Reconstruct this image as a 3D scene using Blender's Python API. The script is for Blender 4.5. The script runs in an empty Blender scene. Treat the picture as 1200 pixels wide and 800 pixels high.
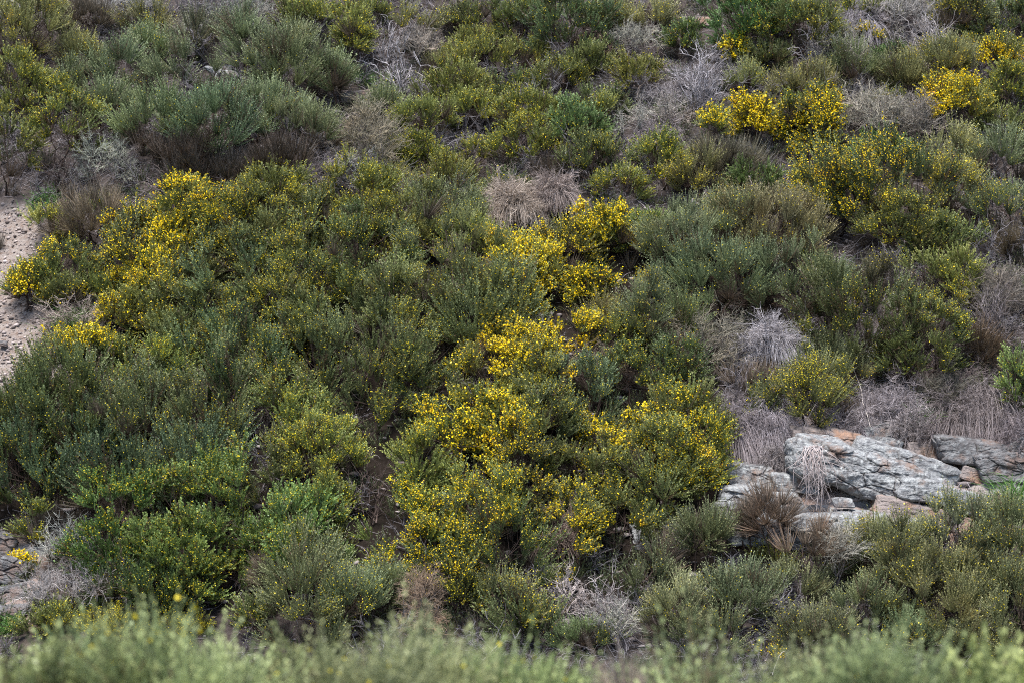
import bpy, math
import numpy as np
from mathutils import noise as mnoise, Vector

PI = math.pi
rng = np.random.default_rng(11)
scene = bpy.context.scene
col = scene.collection

# ------------------------------------------------------------------ noise and terrain
_tab = np.random.default_rng(3).random((256, 256))
def vn(x, y, s=0):
    x = np.asarray(x, float) + s * 37.3; y = np.asarray(y, float) + s * 91.7
    xi = np.floor(x).astype(int); yi = np.floor(y).astype(int)
    fx = x - xi; fy = y - yi
    fx = fx * fx * (3 - 2 * fx); fy = fy * fy * (3 - 2 * fy)
    a = _tab[xi & 255, yi & 255]; b = _tab[(xi + 1) & 255, yi & 255]
    c = _tab[xi & 255, (yi + 1) & 255]; d = _tab[(xi + 1) & 255, (yi + 1) & 255]
    return (a + (b - a) * fx) * (1 - fy) + (c + (d - c) * fx) * fy - 0.5
def sstep(a, b, x):
    t = np.clip((np.asarray(x, float) - a) / (b - a), 0, 1)
    return t * t * (3 - 2 * t)
def smax(a, b, k):
    h = np.clip(0.5 + 0.5 * (a - b) / k, 0, 1)
    return b + (a - b) * h + k * h * (1 - h)
def gz(x, y):
    x = np.asarray(x, float); y = np.asarray(y, float)
    near = -1.7 - 0.1 * sstep(0, 9, y) - 3.2 * sstep(11.5, 20, y)
    hill = -3.9 + (y - 27) * 0.8 + 0.05 * x
    hill = -smax(-hill, -(18 + 0 * x), 8.0)
    z = smax(hill, near, 0.8)
    far = sstep(60, 120, np.abs(x)) ; z = z * (1 - far) + far * np.minimum(z, 12)
    w = sstep(16, 25, y)
    z = z + w * (0.7 * vn(x / 2.6, y / 2.6, 1) + 0.28 * vn(x / 0.9, y / 0.9, 2) + 0.08 * vn(x / 0.22, y / 0.22, 4)) \
          + (1 - w) * 0.18 * vn(x / 1.7, y / 1.7, 3)
    return z
F = 3000.0                                    # photo pixels per unit of slope: 90 mm lens on a 36 mm wide film, 1200 px wide
def ground_hit(px, py):
    ys = np.arange(23.5, 60, 0.04)
    xs = (px - 600) / F * ys; zs = -(py - 400) / F * ys
    below = zs <= gz(xs, ys)
    i = int(np.argmax(below))
    return ys[i]
def to_px(x, y, z):
    return 600 + F * x / y, 400 - F * z / y

# ------------------------------------------------------------------ materials
def new_mat(name):
    m = bpy.data.materials.new(name); m.use_nodes = True
    nt = m.node_tree; nt.nodes.clear()
    out = nt.nodes.new('ShaderNodeOutputMaterial')
    return m, nt, out
def N(nt, t, **kw):
    n = nt.nodes.new(t)
    for k, v in kw.items():
        if k in n.bl_rna.properties: setattr(n, k, v)
        else: n.inputs[k].default_value = v
    return n
def mathn(nt, op, a, b=None, c=None, clamp=False):
    n = nt.nodes.new('ShaderNodeMath'); n.operation = op; n.use_clamp = clamp
    for i, v in enumerate((a, b, c)):
        if v is None: continue
        if isinstance(v, (int, float)): n.inputs[i].default_value = v
        else: nt.links.new(v, n.inputs[i])
    return n.outputs[0]
def mixc(nt, fac, a, b, blend='MIX'):
    n = nt.nodes.new('ShaderNodeMix'); n.data_type = 'RGBA'; n.blend_type = blend; n.clamp_factor = True
    for s, v in ((n.inputs['Factor'], fac), (n.inputs['A'], a), (n.inputs['B'], b)):
        if isinstance(v, (int, float)): s.default_value = v
        elif isinstance(v, tuple): s.default_value = (*v, 1) if len(v) == 3 else v
        else: nt.links.new(v, s)
    return n.outputs['Result']

def leaf_mat(name, trans=0.3, brown=(0.16, 0.10, 0.06)):
    """Plant surface: the thing's own colour (object colour) varied shoot by shoot with the 'tone' attribute."""
    m, nt, out = new_mat(name); L = nt.links
    oi = N(nt, 'ShaderNodeObjectInfo')
    at = N(nt, 'ShaderNodeAttribute', attribute_name='tone')
    t = at.outputs['Fac']
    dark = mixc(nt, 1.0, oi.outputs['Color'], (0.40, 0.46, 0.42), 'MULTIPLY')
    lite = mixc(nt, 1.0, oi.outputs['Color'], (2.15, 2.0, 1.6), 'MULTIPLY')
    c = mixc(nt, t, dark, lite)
    tc = N(nt, 'ShaderNodeTexCoord'); nz = N(nt, 'ShaderNodeTexNoise', Scale=2.3, Detail=3.0)
    L.new(tc.outputs['Object'], nz.inputs['Vector'])
    f = mathn(nt, 'MULTIPLY_ADD', nz.outputs['Fac'], 4.0, -2.2, clamp=True)
    c2 = mixc(nt, 1.0, c, (1.25, 0.98, 0.8), 'MULTIPLY')
    c = mixc(nt, f, c, c2)
    br = mathn(nt, 'MULTIPLY_ADD', t, -9.0, 0.72, clamp=True)         # the lowest tones are dry shoots
    c = mixc(nt, br, c, brown)
    d = N(nt, 'ShaderNodeBsdfDiffuse'); L.new(c, d.inputs['Color'])
    tr = N(nt, 'ShaderNodeBsdfTranslucent'); L.new(c, tr.inputs['Color'])
    g = N(nt, 'ShaderNodeBsdfGlossy', Roughness=0.5); g.inputs['Color'].default_value = (0.8, 0.85, 0.9, 1)
    mx = N(nt, 'ShaderNodeMixShader', Fac=trans); L.new(d.outputs[0], mx.inputs[1]); L.new(tr.outputs[0], mx.inputs[2])
    m2 = N(nt, 'ShaderNodeMixShader', Fac=0.035); L.new(mx.outputs[0], m2.inputs[1]); L.new(g.outputs[0], m2.inputs[2])
    L.new(m2.outputs[0], out.inputs['Surface'])
    return m
def wood_mat(name):
    m, nt, out = new_mat(name); L = nt.links
    oi = N(nt, 'ShaderNodeObjectInfo')
    at = N(nt, 'ShaderNodeAttribute', attribute_name='tone')
    dark = mixc(nt, 1.0, oi.outputs['Color'], (0.35, 0.33, 0.33), 'MULTIPLY')
    lite = mixc(nt, 1.0, oi.outputs['Color'], (1.9, 1.9, 1.95), 'MULTIPLY')
    c = mixc(nt, at.outputs['Fac'], dark, lite)
    tc = N(nt, 'ShaderNodeTexCoord'); nz = N(nt, 'ShaderNodeTexNoise', Scale=25.0, Detail=2.0)
    L.new(tc.outputs['Object'], nz.inputs['Vector'])
    c = mixc(nt, nz.outputs['Fac'], c, mixc(nt, 1.0, c, (0.6, 0.52, 0.46), 'MULTIPLY'))
    d = N(nt, 'ShaderNodeBsdfDiffuse'); L.new(c, d.inputs['Color'])
    L.new(d.outputs[0], out.inputs['Surface'])
    return m
M_LEAF = leaf_mat('broom_shoots', 0.17)
M_GRASS = leaf_mat('grass_blades', 0.35)
M_FLOW = leaf_mat('broom_petals', 0.25, (0.5, 0.25, 0.03))
M_WOOD = wood_mat('bark')
M_DRY = leaf_mat('dry_stalks', 0.15, (0.12, 0.09, 0.07))

def ground_mat():
    m, nt, out = new_mat('hillside_soil'); L = nt.links
    geo = N(nt, 'ShaderNodeNewGeometry')
    pos = geo.outputs['Position']
    def noise(s, d=6.0, r=0.6, vec=pos):
        n = N(nt, 'ShaderNodeTexNoise', Scale=s, Detail=d, Roughness=r); L.new(vec, n.inputs['Vector']); return n
    n1 = noise(1.3); n2 = noise(14.0); n3 = noise(70.0, 3.0)
    vo = N(nt, 'ShaderNodeTexVoronoi', Scale=38.0); L.new(pos, vo.inputs['Vector'])
    base = mixc(nt, mathn(nt, 'MULTIPLY_ADD', n1.outputs['Fac'], 3.0, -1.0, clamp=True), (0.028, 0.022, 0.02), (0.065, 0.054, 0.05))
    base = mixc(nt, mathn(nt, 'MULTIPLY_ADD', n2.outputs['Fac'], 4.0, -1.7, clamp=True), base, (0.09, 0.075, 0.07))
    base = mixc(nt, mathn(nt, 'MULTIPLY_ADD', n3.outputs['Fac'], 5.0, -2.7, clamp=True), base, (0.05, 0.035, 0.03))
    # bare gravelly soil
    g = mixc(nt, vo.outputs['Color'], (0.18, 0.146, 0.126), (0.285, 0.245, 0.222))
    g = mixc(nt, mathn(nt, 'MULTIPLY_ADD', n2.outputs['Fac'], 4.0, -1.9, clamp=True), g, (0.16, 0.11, 0.085))
    at = N(nt, 'ShaderNodeAttribute', attribute_name='bare')
    c = mixc(nt, at.outputs['Fac'], base, g)
    at_shade = N(nt, 'ShaderNodeAttribute', attribute_name='soil_shade')
    c = mixc(nt, at_shade.outputs['Fac'], c, mixc(nt, n2.outputs['Fac'], (0.006, 0.005, 0.004), (0.024, 0.018, 0.014)))  # shade in the gaps between shrubs, painted as near-black soil
    at2 = N(nt, 'ShaderNodeAttribute', attribute_name='red')
    r = mixc(nt, n2.outputs['Fac'], (0.13, 0.08, 0.06), (0.36, 0.25, 0.2))
    r = mixc(nt, mathn(nt, 'MULTIPLY_ADD', n1.outputs['Fac'], 6.0, -2.8, clamp=True), r, (0.25, 0.24, 0.235))
    c = mixc(nt, at2.outputs['Fac'], c, r)
    d = N(nt, 'ShaderNodeBsdfDiffuse'); L.new(c, d.inputs['Color'])
    h = mathn(nt, 'ADD', mathn(nt, 'MULTIPLY', vo.outputs['Distance'], -0.25), mathn(nt, 'ADD', n2.outputs['Fac'], mathn(nt, 'MULTIPLY', n3.outputs['Fac'], 0.6)))
    b = N(nt, 'ShaderNodeBump', Strength=0.8, Distance=0.03); L.new(h, b.inputs['Height']); L.new(b.outputs[0], d.inputs['Normal'])
    L.new(d.outputs[0], out.inputs['Surface'])
    return m
def rock_mat(name, a, b_, rust, rustlo=0.56, lich=(0.38, 0.385, 0.375)):
    m, nt, out = new_mat(name); L = nt.links
    tc = N(nt, 'ShaderNodeTexCoord'); pos = tc.outputs['Object']
    mp = N(nt, 'ShaderNodeMapping'); mp.inputs['Scale'].default_value = (0.45, 1, 2.6); L.new(pos, mp.inputs['Vector'])
    def noise(s, d=8.0, r=0.65, vec=pos):
        n = N(nt, 'ShaderNodeTexNoise', Scale=s, Detail=d, Roughness=r); L.new(vec, n.inputs['Vector']); return n.outputs['Fac']
    ns = noise(6.0, vec=mp.outputs[0]); n1 = noise(3.0); n2 = noise(16.0); n3 = noise(60.0, 4.0)
    c = mixc(nt, mathn(nt, 'MULTIPLY_ADD', ns, 4.0, -1.5, clamp=True), a, b_)
    c = mixc(nt, mathn(nt, 'MULTIPLY_ADD', n2, 5.0, -2.2, clamp=True), c, lich)            # pale lichen
    c = mixc(nt, mathn(nt, 'MULTIPLY_ADD', n1, 9.0, -9.0 * rustlo, clamp=True), c, rust)
    c = mixc(nt, mathn(nt, 'MULTIPLY_ADD', n3, 7.0, -4.0, clamp=True), c, (0.09, 0.085, 0.08))
    n4 = noise(9.0)
    c = mixc(nt, mathn(nt, 'MULTIPLY_ADD', n4, 12.0, -7.6, clamp=True), c, (0.045, 0.045, 0.03))         # moss and black lichen
    at = N(nt, 'ShaderNodeAttribute', attribute_name='crack')
    c = mixc(nt, at.outputs['Fac'], c, (0.05, 0.035, 0.03))
    d = N(nt, 'ShaderNodeBsdfPrincipled', Roughness=0.85); L.new(c, d.inputs['Base Color'])
    h = mathn(nt, 'ADD', mathn(nt, 'MULTIPLY', n2, 1.0), mathn(nt, 'MULTIPLY', ns, 1.2))
    h = mathn(nt, 'ADD', h, mathn(nt, 'MULTIPLY', n3, 0.4))
    bu = N(nt, 'ShaderNodeBump', Strength=0.9, Distance=0.035); L.new(h, bu.inputs['Height']); L.new(bu.outputs[0], d.inputs['Normal'])
    L.new(d.outputs[0], out.inputs['Surface'])
    return m
M_GROUND = ground_mat()
M_ROCK = rock_mat('grey_schist', (0.10, 0.098, 0.10), (0.23, 0.23, 0.235), (0.19, 0.125, 0.095), 0.54)
M_ROCKD = rock_mat('dark_schist', (0.06, 0.055, 0.055), (0.13, 0.12, 0.12), (0.15, 0.10, 0.08), 0.52, (0.2, 0.2, 0.2))
M_ROCKR = rock_mat('rusty_schist', (0.15, 0.125, 0.115), (0.26, 0.215, 0.195), (0.28, 0.165, 0.11), 0.50, (0.25, 0.2, 0.18))

# ------------------------------------------------------------------ mesh making
def link(o, parent=None):
    col.objects.link(o)
    if parent is not None: o.parent = parent
    return o
def mk(name, V, T, mat, parent=None, tone=None, color=None, smooth=False, extra=None):
    """One mesh object from points (n x 3) and triangles (m x 3)."""
    me = bpy.data.meshes.new(name)
    V = np.ascontiguousarray(V, np.float32); T = np.ascontiguousarray(T, np.int32)
    me.vertices.add(len(V)); me.vertices.foreach_set('co', V.ravel())
    me.loops.add(T.size); me.loops.foreach_set('vertex_index', T.ravel())
    me.polygons.add(len(T)); me.polygons.foreach_set('loop_start', np.arange(0, T.size, 3, dtype=np.int32))
    if smooth: me.polygons.foreach_set('use_smooth', np.ones(len(T), bool))
    for nm, arr in ([('tone', tone)] if tone is not None else []) + list((extra or {}).items()):
        a = me.attributes.new(nm, 'FLOAT', 'POINT'); a.data.foreach_set('value', np.ascontiguousarray(arr, np.float32))
    me.update(calc_edges=True)
    me.materials.append(mat)
    o = bpy.data.objects.new(name, me)
    if color is not None: o.color = (*color, 1)
    return link(o, parent)
def nrm(v): return v / (np.linalg.norm(v, axis=-1, keepdims=True) + 1e-9)
def tubes(P, R, S=3):
    """P (N,K,3) polylines, R (N,K) radii -> points, triangles, owner of each point."""
    Nn, K, _ = P.shape
    d = nrm(P[:, -1] - P[:, 0]); ref = np.where(np.abs(d[:, 2:3]) < 0.8, np.array([[0, 0, 1.]]), np.array([[1., 0, 0]]))
    u = nrm(np.cross(d, ref)); v = np.cross(d, u)
    a = np.arange(S) * 2 * PI / S
    ring = np.cos(a)[None, :, None] * u[:, None] + np.sin(a)[None, :, None] * v[:, None]      # N,S,3
    V = P[:, :, None] + R[:, :, None, None] * ring[:, None]
    idx = np.arange(Nn * K * S).reshape(Nn, K, S)
    a0 = idx[:, :-1]; b0 = idx[:, 1:]
    a1 = np.roll(a0, -1, 2); b1 = np.roll(b0, -1, 2)
    T = np.concatenate([np.stack([a0, a1, b1], -1).reshape(-1, 3), np.stack([a0, b1, b0], -1).reshape(-1, 3)])
    own = np.repeat(np.arange(Nn), K * S)
    return V.reshape(-1, 3), T, own
def ribbons(P, W, side=None):
    """Flat tapering blades along polylines."""
    Nn, K, _ = P.shape
    if side is None: side = nrm(rng.normal(size=(Nn, 3)))
    d = nrm(P[:, -1] - P[:, 0]); s = nrm(np.cross(d, side))
    V = np.stack([P - W[:, :, None] * s[:, None], P + W[:, :, None] * s[:, None]], 2)
    idx = np.arange(Nn * K * 2).reshape(Nn, K, 2)
    a, b, c, e = idx[:, :-1, 0], idx[:, :-1, 1], idx[:, 1:, 1], idx[:, 1:, 0]
    T = np.concatenate([np.stack([a, b, c], -1).reshape(-1, 3), np.stack([a, c, e], -1).reshape(-1, 3)])
    return V.reshape(-1, 3), T, np.repeat(np.arange(Nn), K * 2)
class Acc:
    def __init__(s): s.V = []; s.T = []; s.A = []; s.n = 0
    def add(s, V, T, A):
        s.V.append(V); s.T.append(T + s.n); s.A.append(A); s.n += len(V)
    def get(s):
        return np.concatenate(s.V), np.concatenate(s.T), np.concatenate(s.A)

# ------------------------------------------------------------------ tufts: bundles of leafy shoots
def make_tuft(r, n=60, tilt=0.95, L=(0.15, 0.27), leaves=12, ll=0.019, lw=0.0042, stemw=0.0024, spread=0.05, leaf_from=0.35, fuzz=0.006, curlup=1.0):
    """Shoots fanning up from a twig end; every shoot is set round with small narrow leaves."""
    az = r.random(n) * 2 * PI; ti = tilt * np.sqrt(r.random(n)) + r.normal(0, .06, n)
    d0 = np.stack([np.sin(ti) * np.cos(az), np.sin(ti) * np.sin(az), np.cos(ti)], -1)
    st = d0 * [spread, spread, 0.01] * r.random((n, 1))
    Ln = (L[0] + (L[1] - L[0]) * r.random(n)) * (1 - 0.16 * (ti / tilt) ** 2)
    curl = (0.14 + 0.26 * r.random(n)) * curlup
    def at(t):            # t (n,k)
        p = st[:, None] + d0[:, None] * (Ln[:, None] * t)[..., None]
        p[..., 2] += (curl * Ln)[:, None] * t * t
        return p
    k = np.linspace(0, 1, 4)[None].repeat(n, 0)
    P = at(k); tone_s = np.clip(r.normal(0.36, 0.16, n), 0.1, 1)
    tone_s[r.random(n) < 0.05] = 0.0
    acc = Acc()
    V, T, own = ribbons(P, np.full((n, 4), stemw) * np.array([[1.3, 1.1, 0.9, 0.4]]))
    acc.add(V, T, tone_s[own] * 0.8)
    t = leaf_from + (1.02 - leaf_from) * (np.arange(leaves)[None] + r.random((n, leaves))) / leaves
    c = at(t).reshape(-1, 3); tt = t.reshape(-1)
    ax = nrm(at(t + 0.05) - at(t)).reshape(-1, 3)
    rad = nrm(np.cross(ax, nrm(r.normal(size=ax.shape))))
    ld = nrm(ax * 0.85 + rad * (0.62 - 0.3 * tt)[:, None])
    c = c + rad * fuzz * r.random((len(c), 1))
    sd = nrm(np.cross(ld, nrm(r.normal(size=ax.shape))))
    l = ll * (0.7 + 0.6 * r.random(len(c)))[:, None] * (1.05 - 0.35 * tt[:, None]); w = lw * (0.8 + 0.5 * r.random(len(c)))[:, None]
    mid = c + ld * l * 0.45
    V = np.stack([c, mid - sd * w, c + ld * l, mid + sd * w], 1).reshape(-1, 3)
    i = np.arange(len(c))[:, None] * 4
    T = np.concatenate([i + [[0, 1, 2]], i + [[0, 2, 3]]])
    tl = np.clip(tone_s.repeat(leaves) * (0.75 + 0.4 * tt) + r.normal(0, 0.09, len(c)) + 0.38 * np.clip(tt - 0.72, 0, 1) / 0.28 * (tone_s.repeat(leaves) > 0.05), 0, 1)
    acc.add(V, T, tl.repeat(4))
    V, T, A = acc.get()
    # where flowers can sit
    fs = 9
    tf = 0.5 + 0.55 * r.random((n, fs))
    fp = at(tf).reshape(-1, 3) + r.normal(0, 0.011, (n * fs, 3))
    return dict(V=V, T=T, A=A, F=fp, Fs=np.repeat(np.arange(n), fs))
LIB = {}
rl = np.random.default_rng(5)
LIB['cushion'] = [make_tuft(rl, n=30, tilt=0.95, leaves=30, ll=0.024, lw=0.0062, L=(0.13, 0.25)) for _ in range(8)]             # dense rounded clumps
LIB['fine'] = [make_tuft(rl, n=46, tilt=0.8, L=(0.16, 0.30), leaves=17, ll=0.022, lw=0.0046, stemw=0.003, leaf_from=0.3) for _ in range(7)]
LIB['spiky'] = [make_tuft(rl, n=22, tilt=0.62, L=(0.17, 0.36), leaves=36, ll=0.025, lw=0.0066, fuzz=.008, curlup=1.4) for _ in range(7)]
LIB['leafy'] = [make_tuft(rl, n=27, tilt=1.0, L=(0.14, 0.26), leaves=26, ll=0.031, lw=0.0082, fuzz=.008) for _ in range(6)]
LIB['dry'] = [make_tuft(rl, n=75, tilt=0.85, L=(0.14, 0.31), leaves=5, ll=0.013, lw=0.0022, stemw=0.0027, leaf_from=0.5) for _ in range(5)]
LIB['small'] = [make_tuft(rl, n=18, tilt=1.1, L=(0.1, 0.24), leaves=14, ll=0.024, lw=0.006) for _ in range(6)]
def make_twigs(r, n=9):
    """Bare forked twig ends of a dead bush."""
    acc = Acc()
    def go(st, d, L, rad, lvl):
        m = len(st); k = np.linspace(0, 1, 5)
        P = st[:, None] + d[:, None] * (L[:, None] * k)[..., None] + (nrm(r.normal(size=(m, 3))) * L[:, None] * .13)[:, None] * np.sin(k * PI * 1.4)[None, :, None] + r.normal(0, .003, (m, 5, 3))
        V, T, o = tubes(P, rad[:, None] * np.linspace(1, .5, 5)[None]); acc.add(V, T, np.clip(r.normal(.45, .25, m), 0.1, 1)[o])
        if lvl:
            q = 4; i = np.arange(m).repeat(q)
            go(P[i, r.integers(1, 5, m * q)], nrm(d[i] + r.normal(0, .5, (m * q, 3))), L[i] * (.3 + .45 * r.random(m * q)), rad[i] * .62, lvl - 1)
    az = r.random(n) * 2 * PI; ti = np.sqrt(r.random(n)) * 1.0
    d = np.stack([np.sin(ti) * np.cos(az), np.sin(ti) * np.sin(az), np.cos(ti)], -1)
    go(r.normal(0, .03, (n, 3)), d, .14 + .13 * r.random(n), .0036 + .0036 * r.random(n) ** 2, 2)
    V, T, A = acc.get(); return dict(V=V, T=T, A=A, F=np.zeros((1, 3)), Fs=np.zeros(1, int))
LIB['twig'] = [make_twigs(rl) for _ in range(6)]
def flower_quads(P, size, r):
    n = len(P)
    a = nrm(r.normal(size=(n, 3))); b = nrm(np.cross(a, nrm(r.normal(size=(n, 3))))); c = np.cross(a, b)
    s = size * (0.65 + 0.7 * r.random((n, 1)))
    q1 = np.stack([P - a * s * .5, P + b * s * .45, P + a * s * .55, P - b * s * .45], 1)          # banner
    q2 = np.stack([P - a * s * .35, P + c * s * .38 + a * s * .1, P + a * s * .4, P - c * s * .38 + a * s * .1], 1)   # wings
    V = np.concatenate([q1, q2], 1).reshape(-1, 3)
    i = np.arange(n * 2)[:, None] * 4
    T = np.concatenate([i + [[0, 1, 2]], i + [[0, 2, 3]]])
    A = np.clip(r.normal(0.5, 0.22, n), 0.1, 1).repeat(8)
    return V, T, A
def frame_for(nv, spin):
    z = nrm(nv); x = nrm(np.cross(z, [0.3, 1, 0.1])); y = np.cross(z, x)
    c, s = math.cos(spin), math.sin(spin)
    return np.stack([c * x + s * y, -s * x + c * y, z], 0)          # rows: local axes in world

def tag(o, label, cat, group=None, kind=None):
    if label: o['label'] = label
    if cat: o['category'] = cat
    if group: o['group'] = group
    if kind: o['kind'] = kind
def root(name, loc, label, cat, group=None):
    e = bpy.data.objects.new(name, None); e.empty_display_size = 0.2
    e.location = [float(v) for v in loc]; link(e); tag(e, label, cat, group); return e

# ------------------------------------------------------------------ kinds of shrub
#        tuft lib, colour, tuft size, look
KIND = {
    'sage':  ('fine',    (0.155, 0.186, 0.104), 1.0),
    'green': ('cushion', (0.112, 0.132, 0.058), 1.0),
    'blue':  ('spiky',   (0.108, 0.130, 0.064), 1.0),
    'lime':  ('cushion', (0.155, 0.175, 0.060), 1.0),
    'fresh': ('leafy',   (0.118, 0.172, 0.060), 0.9),
    'olive': ('fine',    (0.190, 0.195, 0.098), 1.0),
    'heath': ('dry',     (0.165, 0.128, 0.108), 1.0),
    'grey':  ('twig',     (0.285, 0.28, 0.30), 1.0),
}
YEL = (0.70, 0.555, 0.012)
def sph(r, n):
    """n roughly even directions on the sphere."""
    i = np.arange(n) + 0.5; ph = np.arccos(1 - 2 * i / n); th = PI * (1 + 5 ** .5) * i + r.random() * 6
    d = np.stack([np.cos(th) * np.sin(ph), np.sin(th) * np.sin(ph), np.cos(ph)], -1)
    return nrm(d + r.normal(0, 0.35 / math.sqrt(n) * 2, (n, 3)))
# dark hollows between the bushes, where no shoots grow
HOLLOWS = [(448, 572, 24, 66), (684, 655, 40, 17), (722, 640, 24, 34), (20, 604, 40, 13), (75, 602, 44, 13), (170, 598, 44, 12), (240, 588, 30, 10), (305, 590, 14, 16), (345, 440, 10, 14), (250, 465, 10, 6), (455, 500, 9, 12), (480, 455, 8, 10), (540, 430, 9, 8), (700, 475, 12, 7), (620, 500, 10, 6), (555, 545, 12, 8), (830, 590, 30, 8), (300, 540, 14, 26), (285, 690, 30, 12), (390, 430, 8, 14), (660, 445, 24, 7), (590, 490, 10, 8), (770, 585, 26, 9), (640, 580, 9, 14), (250, 350, 8, 12), (120, 375, 14, 7), (420, 290, 10, 8), (520, 470, 10, 20), (570, 555, 10, 9), (310, 492, 20, 18), (164, 398, 12, 18), (228, 502, 15, 9), (405, 442, 10, 9), (516, 520, 20, 14),
           (515, 415, 13, 16), (562, 440, 15, 8), (745, 470, 14, 12), (500, 308, 9, 10), (355, 432, 12, 8), (665, 545, 16, 9), (395, 470, 8, 16), (600, 545, 12, 8),
           (270, 600, 8, 8), (740, 565, 10, 14), (205, 350, 10, 12), (985, 290, 30, 22), (1060, 325, 34, 12), (650, 355, 8, 8), (770, 420, 9, 9), (120, 590, 30, 8), (250, 592, 24, 7),
           (880, 735, 16, 24), (1105, 765, 14, 10), (940, 60, 12, 12)]
def shrub(cx, cy, w, h, kind, fl, label, name='broom_shrub', seed=0, Y=None, skirt=None, dens=1.0, group=None, col_=None, depth=None, fsize=0.020, cat='shrub', flat=False, fwd=0.0):
    r = np.random.default_rng(seed + 1000)
    lib, colr, ts = KIND[kind]
    if kind == 'sage' and cy < 230: dens *= .82; ts = 1.12
    if skirt is None: skirt = 0.45 if kind in ('sage', 'olive') else 0.12
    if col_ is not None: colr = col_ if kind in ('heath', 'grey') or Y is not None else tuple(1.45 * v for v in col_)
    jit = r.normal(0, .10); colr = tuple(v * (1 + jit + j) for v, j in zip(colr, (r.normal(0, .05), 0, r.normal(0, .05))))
    if Y is None:
        Y = ground_hit(cx, cy + 0.46 * h) - fwd
    k = Y / F
    rx, rz = w * k / 2, h * k / 2
    ry = depth if depth else min(max(rx, rz) * 0.85, 0.75)
    Yc = Y + 0.22 * ry
    C = np.array([(cx - 600) / F * Yc, Yc, -(cy - 400) / F * Yc])
    ts = ts * (0.85 + 0.25 * r.random()) * (1.0 if min(rx, rz) > 0.28 else 0.75)
    inset = 0.15 * ts
    rr = np.array([max(rx - inset, 0.1), max(ry - inset, 0.1), max(rz - inset, 0.08)])
    sl = math.atan(0.8); Ax = np.eye(3)
    if flat:                          # a canopy that spreads along the slope
        Ax = np.array([[1, 0, 0], [0, math.cos(sl), math.sin(sl)], [0, -math.sin(sl), math.cos(sl)]])
        Yg = ground_hit(cx, cy + 0.10 * h); Yc = Yg - 0.22
        C = np.array([(cx - 600) / F * Yc, Yc, -(cy - 400) / F * Yc])
        th = min(0.56, 0.95 * min(rx, rz)); rs = max(rz * 1.25, .25)
        rr = np.array([max(rx - inset * .6, .1), rs, th])
    area = 4 * PI * ((rr[0] * rr[1]) ** 1.6 / 3 + (rr[0] * rr[2]) ** 1.6 / 3 + (rr[1] * rr[2]) ** 1.6 / 3) ** (1 / 1.6)
    n = int(area / (0.222 * ts) ** 2 * dens * (1.1 if flat else 1) * 1.0) + 8
    D = sph(r, n)
    ph = r.random(3) * 9
    lump = 1 + 0.20 * np.sin(D[:, 0] * 4.1 + ph[0] + 2.2 * D[:, 2]) * np.sin(D[:, 2] * 4.7 + ph[1]) + 0.10 * np.sin(D[:, 1] * 6.3 + D[:, 0] * 5 + ph[2]) \
        + 0.12 * r.normal(size=n)
    P = C + (D * rr * lump[:, None]) @ Ax
    hum = vn(P[:, 0] * 3.0, P[:, 1] * 2.6, 21) + 0.5 * vn(P[:, 0] * 6.5, P[:, 1] * 6, 22)
    if flat: P = P + hum[:, None] * 0.44 * Ax[2]
    nv = nrm(((D / rr * rr.mean()) @ Ax) * 0.75 + [0, 0, 0.85])
    keep = (D[:, 2] > (-0.12 if flat else -0.45)) & (P[:, 2] > gz(P[:, 0], P[:, 1]) + 0.02) & (flat | ~((D[:, 1] > 0.45) & (D[:, 2] < 0.15)))
    # let gaps open between clumps
    gap = vn(P[:, 0] * 2.6 + P[:, 1] * 1.3, P[:, 2] * 2.6, seed % 50)
    keep &= ~((gap < -0.21) & (r.random(n) < 0.75))
    if flat: keep &= ~((hum < -0.20) & (r.random(n) < 0.8))
    else: keep &= ~((hum < -0.33) & (r.random(n) < 0.6))
    qx, qy = to_px(P[:, 0], P[:, 1], P[:, 2])
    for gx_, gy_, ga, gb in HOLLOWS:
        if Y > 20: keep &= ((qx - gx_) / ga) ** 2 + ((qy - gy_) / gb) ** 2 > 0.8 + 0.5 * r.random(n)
    P, nv, D = P[keep], nv[keep], D[keep]
    m = len(P)
    if m < 3: return None
    low = (D[:, 2] < -0.05) & (not flat)
    bx, by = C[0] + r.normal(0, .05), C[1] + 0.0
    B = np.array([bx, by, float(gz(bx, by)) - 0.03])
    if B[2] > C[2] - 0.05:           # crown centre lies in the slope: root it further downhill
        by = Y + 0.05; B = np.array([bx, by, float(gz(bx, by)) - 0.03])
    e = root(name, B, label, cat, group)
    acc = Acc(); fac = Acc(); sk = Acc(); FP = []
    tuft_f = np.clip(0.7 + 2.4 * vn(P[:, 0] * 2.2, P[:, 2] * 2.2 + P[:, 1], 7 + seed % 13) + r.normal(0, .25, m), 0.05, 1.6)
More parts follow.
